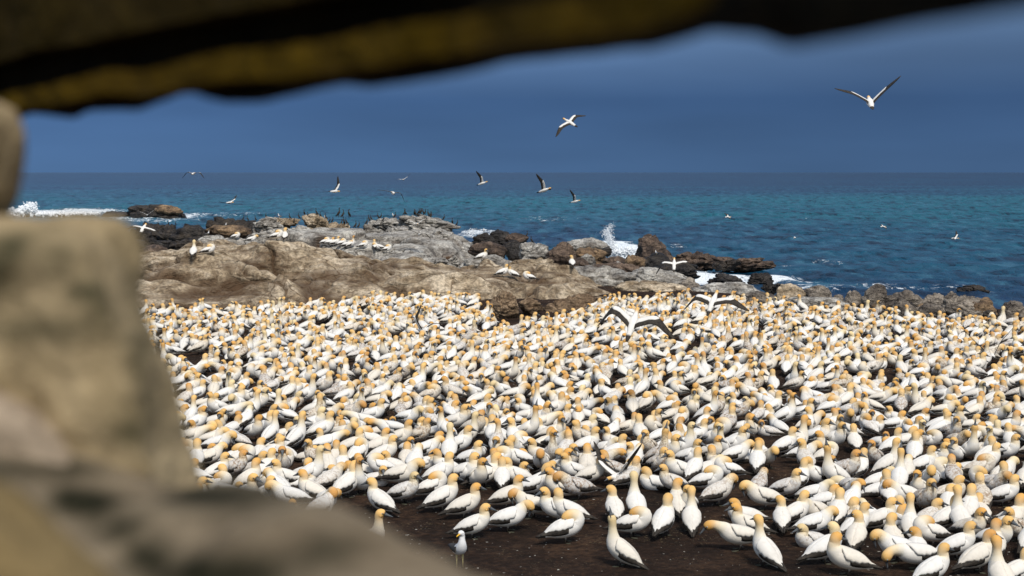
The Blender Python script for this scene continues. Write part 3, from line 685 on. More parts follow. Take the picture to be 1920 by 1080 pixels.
def gull(yaw=0, sc=.82):
    B = Build(); c, s = math.cos(yaw), math.sin(yaw); W_ = np.array((.82, .82, .82)); K = (.025, .027, .032)
    C = [(-.34, 0, .20, .02, .008), (-.25, 0, .215, .04, .02), (-.15, 0, .235, .07, .055), (-.04, 0, .26, .09, .08), (.05, 0, .30, .088, .085), (.10, 0, .37, .065, .062), (.105, 0, .44, .045, .045), (.10, 0, .49, .044, .042)]
    for x, z_, r in [(.115, .525, .046), (.145, .53, .036), (.168, .522, .014), (.215, .512, .010), (.232, .500, .005)]: C.append((.10 + (x - .10) * c, (x - .10) * s, z_, r, r))
    pts = catmull(C, 3); col = [W_] * (len(pts)); col = np.array(col)
    col[-7:] = (.75, .42, .03)
    B.loft(pts, col, 12)
    for sg in (-1, 1):
        G = np.array([[(.08 - .50 * a, sg * ((.098 - .05 * a ** 2) * math.sin(t)), .275 - .055 * a + math.cos(t) * (.092 - .06 * a)) for t in np.radians([8, 30, 55, 80, 108 - 70 * a ** 2])] for a in (0, .12, .3, .5, .7, .85, 1)])
        B.sheet(G, K, 0, .008)
        B.loft(np.array([np.r_[-.01, sg * .045, .19, .018, .018], np.r_[0, sg * .045, .10, .008, .008], np.r_[.0, sg * .045, .008, .008, .008]]), (.55, .45, .2), 5, 0, (1, 0, 0))
        hx = .122; hy = sg * .036
        B.loft(np.array([np.r_[.10 + .03 * c - hy * s - .006, .03 * s + hy * c, .535, .001, .001], np.r_[.10 + .03 * c - hy * s, .03 * s + hy * c, .535, .008, .008], np.r_[.10 + .03 * c - hy * s + .008, .03 * s + hy * c, .535, .001, .001]]), BLACK, 6)
    V, Fc, Cc, M = B.arrays(); return V * sc, Fc, Cc, M

# --- hand placed colony birds: (x, y) of the body centre, heading (0 right, 90 away, 180 left, 270 to camera), pose, head yaw, mottle
def crop(txt, ox, oy, k):
    L = []
    for ln in txt.strip().split(';'):
        a = ln.split()
        if len(a) < 4: continue
        L.append((ox + float(a[0]) / k, oy + float(a[1]) / k, float(a[2]), a[3], float(a[4]) if len(a) > 4 else 0., float(a[5]) if len(a) > 5 else 0.))
    return L
A_ = crop('''265 540 140 r 30; 420 480 0 r -20 .3; 135 430 260 t 60; 35 450 60 r -10; 680 520 30 r -10; 830 565 20 r -15; 890 690 12 r -5; 1130 645 12 b -20;
1290 560 185 b 20; 1310 430 10 r; 1120 505 15 r; 1455 590 185 r 20; 1085 385 90 r; 1020 110 88 r; 975 370 30 r; 915 385 300 r 20; 830 350 330 r 30; 660 360 15 r 30; 610 450 25 k; 570 200 15 b;
790 170 10 r; 930 205 270 b; 1060 225 255 r; 390 130 10 r; 520 110 20 r 0 .9; 240 190 30 r; 280 240 10 r 0 .2; 180 120 255 b; 270 320 180 k; 400 380 0 b; 1240 150 200 k; 1190 180 250 b; 1350 275 265 b 0 .2;
1425 225 275 t 20 .5; 1200 250 190 r; 1290 290 175 s; 1190 365 185 r; 1480 400 180 r 0 .2; 1350 400 20 r; 560 300 10 s''', 640, 780, 3.6)
B_ = crop('''75 720 20 k; 455 880 155 u; 530 700 350 k 0; 405 595 95 r 60; 550 580 100 t; 735 690 65 r; 925 665 85 t; 830 565 85 r -60; 905 560 250 r 20; 1100 495 35 b 0 .4; 690 440 165 s -20; 800 420 200 r 0 .4;
1030 415 0 k; 1245 775 180 f 0; 1310 700 185 r; 1430 880 120 t 0; 1535 650 88 r 70; 1415 520 180 b; 1380 430 60 b 0 .7; 1370 290 75 r; 635 180 240 r 0 .6; 775 220 300 r 30 .2; 900 250 330 r; 860 190 330 t;
1045 230 320 r; 1235 140 8 r; 1130 200 245 t; 690 290 300 r 40 .7; 220 310 88 r; 210 170 10 r; 510 225 170 s; 400 220 20 r; 940 340 60 r; 840 340 200 r; 1175 340 180 k; 1220 240 20 b; 130 330 200 r;
20 320 330 r; 40 450 200 r; 150 450 200 b 0 .6; 100 600 175 r -60; 545 205 280 s 0 .2; 580 95 100 r; 1290 640 190 s; 700 110 20 r; 960 110 30 r; 1060 130 300 r; 410 590 0 s''', 1040, 780, 3.6)
C_ = crop('''310 860 25 r 130; 465 940 175 r -160; 525 780 70 r 90; 520 690 30 r; 240 680 10 b; 225 800 200 s 0 .5; 400 620 65 r; 490 530 50 b 60; 310 545 10 s; 110 620 30 r; 40 640 85 r 70; 800 850 190 b; 935 900 185 p; 1040 990 20 r -15;
1345 910 30 r -20; 1455 780 320 r; 1205 830 10 r; 890 690 80 t; 685 650 10 r; 770 690 20 s; 740 490 88 r; 850 490 200 b; 660 480 20 s; 985 520 285 r 0 .9; 1025 745 195 k; 1130 640 20 r; 1285 590 60 r; 1230 660 90 t; 1285 715 310 r 0 .5;
1150 490 10 s 0 .4; 1375 510 90 r 0 .9; 1435 430 300 b 0 .7; 1545 430 88 r; 1575 660 30 r; 1620 710 200 r 0 .8; 1595 1010 20 r; 1505 1050 95 t; 145 400 60 r; 260 370 200 r 0 .2; 385 380 200 u; 445 335 340 r 0 .7; 550 320 60 r; 650 250 240 r 0 .7;
865 340 70 b; 970 300 20 r; 1060 260 320 r; 1180 370 88 r 0 .9; 1360 320 0 k 0 .5; 1415 270 20 r; 1440 190 240 t; 1570 150 85 r; 1530 210 330 r; 1200 220 180 s; 735 300 20 t; 515 150 88 r; 250 125 340 r; 160 230 0 b; 320 240 20 k; 850 150 10 s;
760 170 30 r; 940 150 280 t 0 .6; 1310 120 10 s; 1200 140 300 b 0 .7; 1400 70 20 s; 1090 60 20 r; 640 60 20 s; 380 140 300 r; 90 160 20 s''', 1460, 780, 3.6)
D_ = crop('''120 75 88 r; 290 150 40 r -30; 440 110 20 r 0 .6; 560 220 50 r; 700 130 60 r; 850 90 280 r 0 .6; 890 210 195 r; 710 335 300 r 20 y; 560 345 300 r 20; 300 260 0 k; 360 320 200 b; 90 200 200 b; 1010 270 20 s; 1085 190 10 t; 1170 220 200 s;
1110 330 160 r 0; 1225 400 300 b; 1365 300 55 r; 1240 120 100 r; 1320 180 190 s; 1520 290 285 t; 1575 740 350 t y'''.replace(' y', ' 0'), 340, 840, 4.5)
def dedupe(L):
    o = []
    for b in L:
        if all((b[0] - c[0]) ** 2 + ((b[1] - c[1]) * 1.3) ** 2 > 15 ** 2 for c in o): o.append(b)
    return o
HAND = dedupe(A_ + B_ + C_ + D_)

VAR = {}
def variant(pose, yaw, mot, hi, low, tone=0.):
    yaw = round(yaw / 30) * 30; mot = round(mot * 2.5) / 2.5; k = (pose, yaw, mot, hi, low, tone)
    if k not in VAR:
        pit = {'r': 15, 's': 6, 't': 24, 'u': 28, 'b': 9, 'f': 5, 'p': 0, 'k': 11}[pose]
        VAR[k] = gannet(pose, pit, yaw, mot, low, hi, seed=len(VAR), tone=tone)
    return k
rnd = random.Random(7)
birds = []      # x, y, heading, pose, yaw, mot, low, hand
def gz(x, y): return float(ground_h(np.array([x]), np.array([y]))[0])
for (bx_, by_, hd, po, yw, mo) in HAND:
    low = po == 's'; p = PZ(bx_, by_, .12 if low else .235)
    birds.append((p[0], p[1], hd + rnd.uniform(-6, 6), po, yw, mo, low, True))
# filler: dart throwing inside the colony outline (feet, photo pixels)
POLY = [(60, 612), (150, 598), (250, 590), (400, 588), (520, 585), (640, 578), (700, 568), (880, 568), (905, 594), (925, 618), (1010, 612), (1065, 602), (1110, 586), (1140, 566), (1290, 566), (1500, 580), (1700, 598), (1920, 614), (2060, 628), (2060, 960), (1900, 1060), (1650, 1030), (1560, 985), (1480, 940), (1380, 905), (1200, 925), (1040, 900), (800, 905), (640, 920), (600, 985), (420, 960), (300, 1010), (150, 900), (100, 760), (-20, 700)]
def inpoly(x, y, p):
    r = False; j = len(p) - 1
    for i in range(len(p)):
        if (p[i][1] > y) != (p[j][1] > y) and x < (p[j][0] - p[i][0]) * (y - p[i][1]) / (p[j][1] - p[i][1]) + p[i][0]: r = not r
        j = i
    return r
cell = {}
def near(x, y, r):
    ci, cj = int(x // .6), int(y // .6)
    for a in (-1, 0, 1):
        for b in (-1, 0, 1):
            for (u_, v_) in cell.get((ci + a, cj + b), []):
                if (u_ - x) ** 2 + (v_ - y) ** 2 < r * r: return True
    return False
def put(x, y): cell.setdefault((int(x // .6), int(y // .6)), []).append((x, y))
for b in birds: put(b[0], b[1])
GAPS = [(560, 855, 22, 6), (800, 905, 60, 14), (1260, 905, 90, 18), (1100, 935, 60, 14), (985, 870, 30, 8), (1030, 600, 40, 10), (425, 745, 18, 12), (1245, 740, 18, 6), (1640, 770, 30, 6), (1520, 650, 10, 14), (1905, 870, 26, 50), (1440, 900, 60, 20), (1700, 880, 40, 8), (1310, 660, 30, 10), (1600, 690, 22, 12)]
cand = np.random.RandomState(5).rand(150000, 2); pat = np.random.RandomState(6)
cx_ = -18 + cand[:, 0] * 42; cy_ = 15 + cand[:, 1] * 38
gap_n = fbm(np.stack([cx_ * .5, cy_ * .38, cx_ * 0], 1), 3, 55)
pxs, pys = project(np.stack([cx_, cy_, cx_ * 0], 1))
for x, y, g_, px_, py_ in zip(cx_, cy_, gap_n, pxs, pys):
    if not inpoly(px_, py_, POLY) or g_ > .52: continue
    if any(((px_ - a) / c) ** 2 + ((py_ - b) / d) ** 2 < 1 for a, b, c, d in GAPS): continue
    if near(x, y, .402 if y > 24 else .385): continue
    put(x, y); u = rnd.random()
    hd = rnd.gauss(25, 38) if u < .56 else (rnd.gauss(90, 20) if u < .68 else rnd.uniform(120, 330))
    po = rnd.choices('rstukbf', [34, 30, 6, 1, 9, 17, 5])[0]
    yw = rnd.choice([0, 0, -30, 30, 60, -60, 90]) if po in 'rst' else 0
    mo = rnd.choice([.4, .4, .8]) if rnd.random() < .22 else (.2 if rnd.random() < .3 else 0)
    birds.append((x, y, hd, po, yw, mo, po == 's' or (po in 'rkb' and rnd.random() < .3), False))
inframe = lambda b: -30 < project((b[0], b[1], .2))[0] < 1950 and project((b[0], b[1], .2))[0] > 240
birds.sort(key=lambda b: (not inframe(b), b[1]))
N_IND = 296
ind, rest = birds[:N_IND], birds[N_IND:]

# individuals -------------------------------------------------
MESHES = {}
facing = lambda h: ['right', 'right and away', 'away', 'left and away', 'left', 'left and towards us', 'towards us', 'right and towards us'][int(((h % 360) + 22.5) // 45) % 8]
PH = {'r': 'with head up', 's': 'sitting low', 't': 'with neck stretched', 'u': 'pointing bill skyward', 'b': 'bowing to preen', 'f': 'leaning forward', 'p': 'pecking the soil', 'k': 'with head tucked'}
def describe(b):
    px_, py_ = project((b[0], b[1], .2))
    m = 'mottled' if b[5] > .5 else ('soiled' if b[5] > .25 else 'white')
    return m, PH[b[3]], facing(b[2]), px_, py_
info = [describe(b) for b in ind]
rowb = np.argsort([-i[4] for i in info]); rank = np.empty(len(ind), int); rank[rowb] = np.arange(len(ind))
ROWN = ['at the near edge of the colony', 'just behind the near edge', 'in the second band of birds', 'in the third band of birds', 'in the fourth band of birds', 'in the fifth band of birds', 'in the sixth band of birds', 'in the seventh band of birds']
keyd = {}
for i, (m, p_, f_, px_, py_) in enumerate(info):
    bnd = min(7, rank[i] // 37); side = 'left' if px_ < 850 else ('centre' if px_ < 1380 else 'right')
    keyd.setdefault((m, p_, f_, bnd, side), []).append((px_, i))
ORD = ['first', 'second', 'third', 'fourth', 'fifth', 'sixth', 'seventh', 'eighth', 'ninth', 'tenth']
lab = [''] * len(ind)
for (m, p_, f_, bnd, side), L in keyd.items():
    L.sort()
    for j, (_, i) in enumerate(L):
        sd = {'left': 'left side', 'centre': 'centre', 'right': 'right side'}[side]
        where = ['near edge', 'second row', 'third row', 'fourth row', 'fifth row', 'sixth row', 'seventh row', 'eighth row'][bnd]
        o_ = '' if len(L) == 1 else ORD[j] + ' from left '
        f2 = f_.replace(' and towards us', ' front').replace(' and away', ' away').replace('towards us', 'camera')
        lab[i] = f'{m} gannet {p_}, facing {f2}, {o_}{where}, {sd}'
for b, l in zip(ind, lab):
    k = variant(b[3], b[4], b[5], True, b[6], rnd.choice([0, 0, .15, .4]))
    if k not in MESHES: MESHES[k] = bird_mesh('gannet', VAR[k])
    o = link('gannet', MESHES[k], loc=(b[0], b[1], gz(b[0], b[1]) - .005), rotz=math.radians(b[2]))
    sc = rnd.uniform(.88, 1.02); o.scale = (sc, sc, sc)
    tag(o, l, 'gannet', 'gannets of the colony')
# the rest of the colony, too many to count: one mesh ------------
Vs, Ls, Cs, Ms, n0 = [], [], [], [], 0
tri = {}
for b in rest:
    k = variant(b[3], b[4], b[5], False, b[6], rnd.choice([0, 0, .2, .45]))
    if k not in tri:
        V, Fc, C, M = VAR[k]; T = []
        for f in Fc:
            for j in range(1, len(f) - 1): T.append((f[0], f[j], f[j + 1]))
        tri[k] = (V, np.array(T), C, M)
    V, T, C, M = tri[k]; a = math.radians(b[2]); sc = rnd.uniform(.87, 1.03)
    c, s = math.cos(a) * sc, math.sin(a) * sc
    Vw = np.stack([V[:, 0] * c - V[:, 1] * s + b[0], V[:, 0] * s + V[:, 1] * c + b[1], V[:, 2] * sc + gz(b[0], b[1]) - .005], 1)
    Vs.append(Vw); Ls.append(T + n0); Cs.append(C * rnd.uniform(.93, 1.03)); Ms.append(M); n0 += len(V)
print('colony', len(ind), len(rest), n0)
me = mesh('gannet_colony', np.vstack(Vs), np.vstack(Ls), M_BIRD, np.column_stack([np.vstack(Cs), np.ones(n0)]), {'mot': np.concatenate(Ms)})
tag(link('gannet_colony', me), 'dense crowd of white gannets with golden heads filling the ground up to the rocks', 'gannet colony', kind='stuff')

# birds on the rocks: stand them on whatever the pixel's ray hits ----
bpy.context.view_layer.update(); DG = bpy.context.evaluated_depsgraph_get()
def stand(px_, py_):
    for k in range(40):
        r = ray(px_, py_ + k * .7); hit, loc, nrm, idx, ob, mt_ = S.ray_cast(DG, Vector((0, 6, HC)) + Vector(r) * 0, Vector(r).normalized())
        if hit and ob.name.split('.')[0] not in ('sea', 'gannet', 'gannet_colony'):
            q = Vector((loc.x, loc.y + .12, loc.z + 2)); h2, l2, *_ = S.ray_cast(DG, q, Vector((0, 0, -1)))
            return (l2.x, l2.y, l2.z) if h2 and abs(l2.z - loc.z) < .7 else tuple(loc)
    return tuple(P(px_, py_, 60))
def on_rock(px_, py_, hd, po, yw, label, low=False, mot=0.):
    k = variant(po, yw, mot, True, low)
    if k not in MESHES: MESHES[k] = bird_mesh('gannet', VAR[k])
    o = link('gannet', MESHES[k], loc=stand(px_, py_), rotz=math.radians(hd)); tag(o, label, 'gannet', 'gannets resting on the rocks')
for a in [(283, 516, 92, 't', 0, 'white gannet standing tall beside the blurred stone block'), (315, 502, 20, 'k', 0, 'white gannet preening on grey slab near the stone block'), (397, 464, 15, 'k', 0, 'hunched white gannet, leftmost on the ridge crest'), (427, 467, 10, 'b', 0, 'preening gannet, second from left on the ridge crest'),
          (463, 468, 15, 'k', 0, 'gannet with hidden head beside an upright one on the crest'), (480, 468, 95, 'r', -60, 'upright gannet with golden head on the ridge crest'), (577, 476, 20, 'k', 0, 'leftmost hunched gannet of the group on the ridge'), (587, 477, 20, 's', 0, 'golden headed gannet behind the leftmost hunched one'),
          (597, 478, 15, 'r', 0, 'third gannet from left in the resting group'), (611, 479, 40, 'k', 0, 'gannet with black wing tips showing in the resting group'), (620, 481, 0, 'b', 30, 'gannet bowing left of the tall one in the group'), (629, 484, 30, 't', -30, 'tallest gannet of the resting group on the ridge'),
          (655, 486, 20, 'k', 0, 'cream backed gannet standing apart, right of the resting group'), (678, 488, 100, 'r', 0, 'left bird of the three gannets at the group end'), (688, 489, 190, 'b', 0, 'middle bird of the three gannets at the group end'), (703, 490, 15, 'k', 0, 'right curled bird of the three gannets at the group end'),
          (897, 511, 15, 'r', -60, 'lone gannet in front of the pale striped boulder'), (940, 545, 20, 'r', 0, 'left gannet of the courting pair on the brown boulder'), (962, 548, 150, 'r', 60, 'right gannet of the courting pair on the brown boulder'), (996, 556, 170, 'k', 0, 'preening gannet on the smaller brown boulder'),
          (1086, 537, 92, 'r', 60, 'lone gannet on the earth mound, seen from behind')]:
    on_rock(a[0], a[1], a[2], a[3], a[4], a[5])
cm = [bird_mesh('cormorant', cormorant(y, s)) for y, s in ((0, .60), (2.2, .56), (.8, .64))]
k2 = lambda L, ox, oy, k: [(ox + x / k, oy + y / k) for x, y in L]
CM = k2([(480, 220), (890, 232), (920, 195), (960, 200), (1000, 205), (1040, 232), (1060, 212), (1090, 245), (1140, 208), (1225, 250), (1265, 290), (1295, 270), (1400, 218), (1445, 222), (1480, 332), (1655, 192), (1800, 172), (160, 350), (95, 390), (850, 195), (880, 215), (300, 160), (350, 160), (230, 150), (540, 170), (620, 165), (680, 160), (720, 165)], 500, 380, 7.385) + \
    k2([(240, 232), (265, 228), (285, 232), (320, 214), (345, 228), (375, 228), (392, 232), (430, 234), (475, 234), (540, 284), (590, 294), (606, 294), (880, 376), (1060, 356), (1165, 336), (35, 340)], 740, 380, 10.67) + \
    k2([(570, 182), (610, 190)], 860, 400, 4.364) + k2([(205, 325), (330, 318), (420, 330), (1250, 225), (1300, 215), (1400, 215), (1500, 260)], 230, 370, 6.4)
CM.sort()
wher = lambda x: 'on the black reef at left' if x < 480 else ('on the flat left crest' if x < 590 else ('on the crest by the square block' if x < 690 else ('in the middle of the crest' if x < 755 else ('in the huddle on the pale slab' if x < 790 else ('on the right crest' if x < 880 else 'on the blocky boulder by the sea')))))
cnt = {}
for i, (x, y) in enumerate(CM):
    w = wher(x); cnt.setdefault(w, []).append((x, y))
for w, L in cnt.items():
    for j, (x, y) in enumerate(L):
        o = link('cormorant', cm[(int(x * 7) + j) % 3], loc=stand(x, y), rotz=rnd.choice([.2, 3., .5, 2.7, 4.5]) + rnd.uniform(-.3, .3))
        n = ('leftmost' if j == 0 else ('rightmost' if j == len(L) - 1 else (ORD[j] if j < 10 else 'eleventh') + ' from left')) if len(L) > 1 else 'single'
        tag(o, f'black cormorant perched {w}, {n}', 'cormorant', 'cormorants perched on the rocks')
gm = bird_mesh('gull', gull(-.9))
g_ = PZ(862, 1036, .18); o = link('gull', gm, loc=(g_[0], g_[1], gz(g_[0], g_[1])), rotz=math.radians(290)); tag(o, 'white gull with yellow bill and dark wings standing on bare soil', 'gull')
gm2 = bird_mesh('gull', gull(.3, .5))
for (x, y, h, l) in [(388, 433, 0, 'small gull on the dark rock left of the grey outcrop'), (345, 454, 10, 'small gull at the foot of the black reef'), (492, 402, 200, 'gull standing at the left crest of the grey outcrop'), (584, 403, 180, 'gull among the dark birds on the outcrop crest'), (721, 404, 200, 'gull beside a cormorant on the outcrop crest'), (903, 436, 90, 'small gull on the black boulder by the spray'), (1252, 494, 200, 'gull on the dark rock above the gliding gannet'), (243, 424, 180, 'gull on the black reef near the stone block')]:
    tag(link('gull', gm2, loc=stand(x, y), rotz=math.radians(h)), l, 'gull', 'small gulls on the rocks')

# flying birds: photo pixel, distance, forward vector, left wing vector, left/right wing angles
def fly(px_, py_, D, f, s, aL, aR, label, sc=1., kind='gannet'):
    me = bird_mesh('flying_' + kind, flyer(f, s, aL, aR, sc, kind=kind)); p = P(px_, py_, D)
    tag(link('flying_' + kind, me, loc=tuple(p)), label, 'flying ' + kind if kind != 'gannet' else 'flying gannet', 'birds in flight')
fly(1632, 193, 33, (.1, 1, .42), (-1, .1, .05), (24, 18), (46, 54), 'largest gannet in the sky, wings raised in a V at upper right')
fly(1069, 230, 58, (-.55, .45, .35), (-.55, -.45, -.62), (0, -8), (-8, -30), 'gannet banking in the sky above the middle of the sea')
fly(362, 326, 92, (.1, .9, .1), (-1, .1, 0), (12, -52), (8, -50), 'gannet with drooping wings on the horizon at left')
fly(430, 380, 95, (.8, -.55, .05), (.4, .9, .3), (10, 18), (12, 30), 'gannet gliding low over the sea left of centre')
fly(627, 359, 78, (.7, -.5, 0), (.55, .8, .35), (42, 55), (15, 22), 'gannet with raised V wings over the sea, left of centre')
fly(756, 337, 130, (.2, -1, 0), (1, .2, .1), (30, 40), (10, 5), 'tiny gannet just under the horizon')
fly(737, 362, 74, (-.3, .9, .1), (-1, -.3, .1), (8, 0), (0, -62), 'gannet above the cormorants with its right wing hanging down')
fly(904, 344, 92, (.9, -.35, .3), (.52, .7, -.48), (40, 46), (38, 40), 'gannet with dark wings raised straight up under the horizon')
fly(1020, 357, 70, (.85, -.4, .30), (.52, .7, -.48), (35, 30), (40, 46), 'gannet with golden head flying right, black tipped wing raised')
fly(1078, 378, 95, (.85, -.4, .2), (.52, .75, -.40), (35, 30), (35, 46), 'small gannet skimming the sea right of the larger one')
fly(276, 403, 110, (.1, -1, 0), (1, .1, 0), (35, 38), (30, 20), 'gull with raised wings in front of the dark islet', .8, 'gull')
fly(268, 429, 56, (.1, .9, .45), (-1, .2, .1), (0, -20), (-25, -30), 'white gannet gliding past the black reef at left')
fly(782, 420, 70, (.15, -1, 0), (1, .15, .05), (35, 42), (25, 22), 'gannet with V wings in front of the pale crest slab', .85)
fly(786, 440, 70, (-.3, .9, -.1), (-1, -.2, .1), (25, 10), (15, -45), 'gannet flying low over the pale outcrop slabs', .8)
fly(1186, 608, 26, (.28, .6, .62), (-1, .1, -.02), (32, -58), (18, -36), 'large gannet flying low over the colony with black edged wings spread')
fly(1336, 568, 33, (.35, .6, .60), (-1, .2, -.12), (0, -50), (6, -14), 'gannet landing at the upper edge of the colony, black wing outstretched')
fly(1264, 497, 52, (.1, .75, .55), (-1, .1, 0), (-5, -62), (5, -30), 'gannet gliding across the surf rocks with arched wings')
fly(1490, 446, 100, (.1, 1, 0), (-1, .1, 0), (15, -35), (10, -35), 'small gannet with arched wings over the open sea')
fly(1364, 407, 150, (1, .2, 0), (-.2, 1, .3), (10, 10), (5, 0), 'tiny white gannet over the sea beside the splash')
fly(1655, 425, 150, (1, .3, 0), (-.3, 1, .2), (10, 0), (-5, -10), 'tiny white gannet over the sea at right')
fly(1790, 447, 125, (.8, -.5, 0), (.5, .8, .3), (30, 30), (10, 10), 'tiny gannet over the sea at far right')
fly(1860, 668, 34, (.3, .92, -.05), (-.95, .3, 0), (40, 46), (66, 52), 'gannet raising both long wings in the crowd at far right', .95)
fly(1160, 893, 20.5, (-.63, -.77, 0), (.77, -.63, 0), (50, 60), (38, 50), 'gannet fanning one black wing among the front birds', .72)
fly(792, 620, 39.5, (-.5, .8, 0), (-.8, -.5, .1), (60, 100), (34, 5), 'gannet with a single black wing lifted in the upper left crowd', .85)

# spray: many droplets and small clots thrown up by the wave ----------
d2, f2_ = ico(1)
def spray(name, label, parts, seed):
    rs = np.random.RandomState(seed); V, Fc, n = [], [], 0
    for (x0, y0, x1, y1, D, cnt_, r0, r1, spread) in parts:
        for _ in range(cnt_):
            t = rs.rand(); sp = spread * (1 - .5 * t); p = P(x0 + (x1 - x0) * t + rs.normal() * sp, y0 + (y1 - y0) * t ** .9 + rs.normal() * sp * .6, D + rs.normal() * 1.2)
            r = (r0 + (r1 - r0) * t) * rs.uniform(.2, 1.) ** 1.5
            V.append(d2 * r * np.array([1, 1, rs.uniform(.7, 1.6)]) + p); Fc.append(f2_ + n); n += len(d2)
    tag(link(name, mesh(name, np.vstack(V), np.vstack(Fc), M_SPRAY)), label, 'sea spray', kind='stuff')
spray('sea_spray', 'white spray of a wave breaking left of the tall dark boulder', [(1148, 474, 1138, 430, 92, 1300, .065, .018, 6), (1140, 466, 1110, 450, 92, 800, .055, .018, 5), (1150, 474, 1190, 470, 93, 900, .10, .06, 7), (1135, 440, 1148, 420, 92, 500, .035, .015, 6)], 3)
spray('sea_spray', 'low white surf breaking beside the stone pillar at far left', [(45, 402, 60, 384, 205, 1400, .35, .10, 9), (60, 404, 185, 401, 205, 2600, .30, .14, 3.5), (20, 402, 60, 398, 205, 900, .35, .2, 7)], 4)
spray('sea_spray', 'small burst of spray at the outcrop right corner', [(880, 440, 888, 430, 90, 220, .05, .02, 6)], 5)

# ------------------------------------------------------------------ the viewing hide: blurred stone opening and roof beam close to the lens
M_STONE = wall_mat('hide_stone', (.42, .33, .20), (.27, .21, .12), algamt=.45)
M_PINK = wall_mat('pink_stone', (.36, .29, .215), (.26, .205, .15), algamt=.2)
M_LEDGE = wall_mat('ledge_stone', (.26, .21, .145), (.15, .118, .08), alg_dark=(.016, .016, .009), algamt=.5)
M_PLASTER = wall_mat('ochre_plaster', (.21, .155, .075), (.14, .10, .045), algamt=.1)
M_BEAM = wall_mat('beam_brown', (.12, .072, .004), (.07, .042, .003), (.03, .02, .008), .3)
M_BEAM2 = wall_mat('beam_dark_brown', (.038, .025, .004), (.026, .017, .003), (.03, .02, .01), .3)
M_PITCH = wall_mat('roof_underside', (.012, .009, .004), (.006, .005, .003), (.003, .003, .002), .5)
def prism(name, poly, D, thick, mat, label=None, cat=None, vox=.012, amp=.006, seed=0, stains_darks=()):
    """poly: photo pixels (+ optional own distance) of the far rim -> straight-sided solid of real thickness towards the viewer, rounded and roughened"""
    bm = bmesh.new(); fr = []; bk = []
    for q in poly:
        d = q[2] if len(q) > 2 else D; p = P(q[0], q[1], d + thick); bk.append(bm.verts.new(p)); fr.append(bm.verts.new((p[0], d, p[2])))
    n = len(poly); bm.faces.new(fr); bm.faces.new(bk[::-1])
    for i in range(n): bm.faces.new((fr[i], bk[i], bk[(i + 1) % n], fr[(i + 1) % n]))
    bmesh.ops.triangulate(bm, faces=bm.faces[:]); bmesh.ops.recalc_face_normals(bm, faces=bm.faces[:])
    me = bpy.data.meshes.new(name); bm.to_mesh(me); bm.free()
    o = bpy.data.objects.new(name, me); COL.objects.link(o)
    m = o.modifiers.new('r', 'REMESH'); m.mode = 'VOXEL'; m.voxel_size = vox
    m = o.modifiers.new('s', 'SMOOTH'); m.iterations = 6; m.factor = .6
    dg = bpy.context.evaluated_depsgraph_get(); me2 = bpy.data.meshes.new_from_object(o.evaluated_get(dg)); o.modifiers.clear(); o.data = me2; bpy.data.meshes.remove(me); me2.name = name
    nv = len(me2.vertices); V = np.empty(nv * 3, np.float32); me2.vertices.foreach_get('co', V); V = V.reshape(-1, 3)
    N = np.empty(nv * 3, np.float32); me2.vertices.foreach_get('normal', N); N = N.reshape(-1, 3)
    V = V + N * (amp * fbm(V * 16, 3, seed + 1) * 2)[:, None]
    px_, py_ = project(V); st = np.zeros(nv)
    for (a, b, rx, ry, k) in stains_darks: st = np.maximum(st, 1.3 * k * np.exp(-(((px_ - a) / rx / 1.35) ** 2 + ((py_ - b) / ry / 1.35) ** 2 + .8 * fbm(V * 25, 2, seed + 9))))
    at = me2.attributes.new('algae', 'FLOAT', 'POINT'); at.data.foreach_set('value', np.clip(st, 0, 1).astype(np.float32))  # mask shared by algae stains and the shade painted under the ledge
    me2.vertices.foreach_set('co', V.astype(np.float32).ravel()); me2.materials.clear(); me2.materials.append(mat)
    me2.polygons.foreach_set('use_smooth', [True] * len(me2.polygons)); me2.update()
    if label: tag(o, label, cat)
    return o
prism('stone_pillar', [(-160, 190), (60, 190), (56, 260), (50, 350), (48, 450), (-160, 450)], .85, .10, M_STONE, 'narrow tan stone pillar at the left edge under the roof', 'stone pillar', seed=1, stains_darks=[(0, 420, 60, 25, .9)])  # mask only darkens the pillar towards its lower end
prism('stone_block', [(-160, 425), (10, 418), (50, 408), (205, 403), (246, 416), (270, 458), (289, 530), (306, 600), (324, 690), (342, 800), (364, 890), (405, 990), (-160, 990)], .84, .10, M_STONE, 'large blurred tan stone block with green algae at lower left', 'stone block', seed=2, amp=.010,
      stains_darks=[(15, 462, 40, 26, .9), (-5, 515, 26, 30, 1), (120, 480, 14, 30, .7), (60, 612, 80, 16, 1), (165, 550, 26, 18, .75), (190, 600, 24, 22, .6), (252, 570, 14, 40, .7), (262, 660, 16, 60, .8), (275, 770, 16, 50, .5), (240, 810, 34, 24, .8)])
prism('pink_stone', [(-160, 640), (0, 672), (70, 690), (140, 720), (195, 768), (235, 850), (250, 960), (-160, 960)], .80, .12, M_PINK, 'pale pinkish tan stone wedged between the large block and the ledge', 'stone', seed=8, stains_darks=[(100, 760, 12, 25, .4)])
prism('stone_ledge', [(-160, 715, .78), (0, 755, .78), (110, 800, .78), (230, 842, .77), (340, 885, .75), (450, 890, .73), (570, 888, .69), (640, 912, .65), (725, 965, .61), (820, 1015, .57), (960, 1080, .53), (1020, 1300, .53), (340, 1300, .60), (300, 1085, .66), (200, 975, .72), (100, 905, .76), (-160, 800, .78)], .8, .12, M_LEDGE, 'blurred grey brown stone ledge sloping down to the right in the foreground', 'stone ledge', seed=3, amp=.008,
      stains_darks=[(430, 935, 90, 26, .9), (610, 1040, 45, 26, .8), (420, 1080, 120, 34, .8), (60, 880, 110, 18, .9), (160, 940, 60, 22, .9), (225, 990, 45, 26, .9), (280, 1050, 40, 34, .9)])  # diagonal row at left: shade of the gap above the sill, painted in
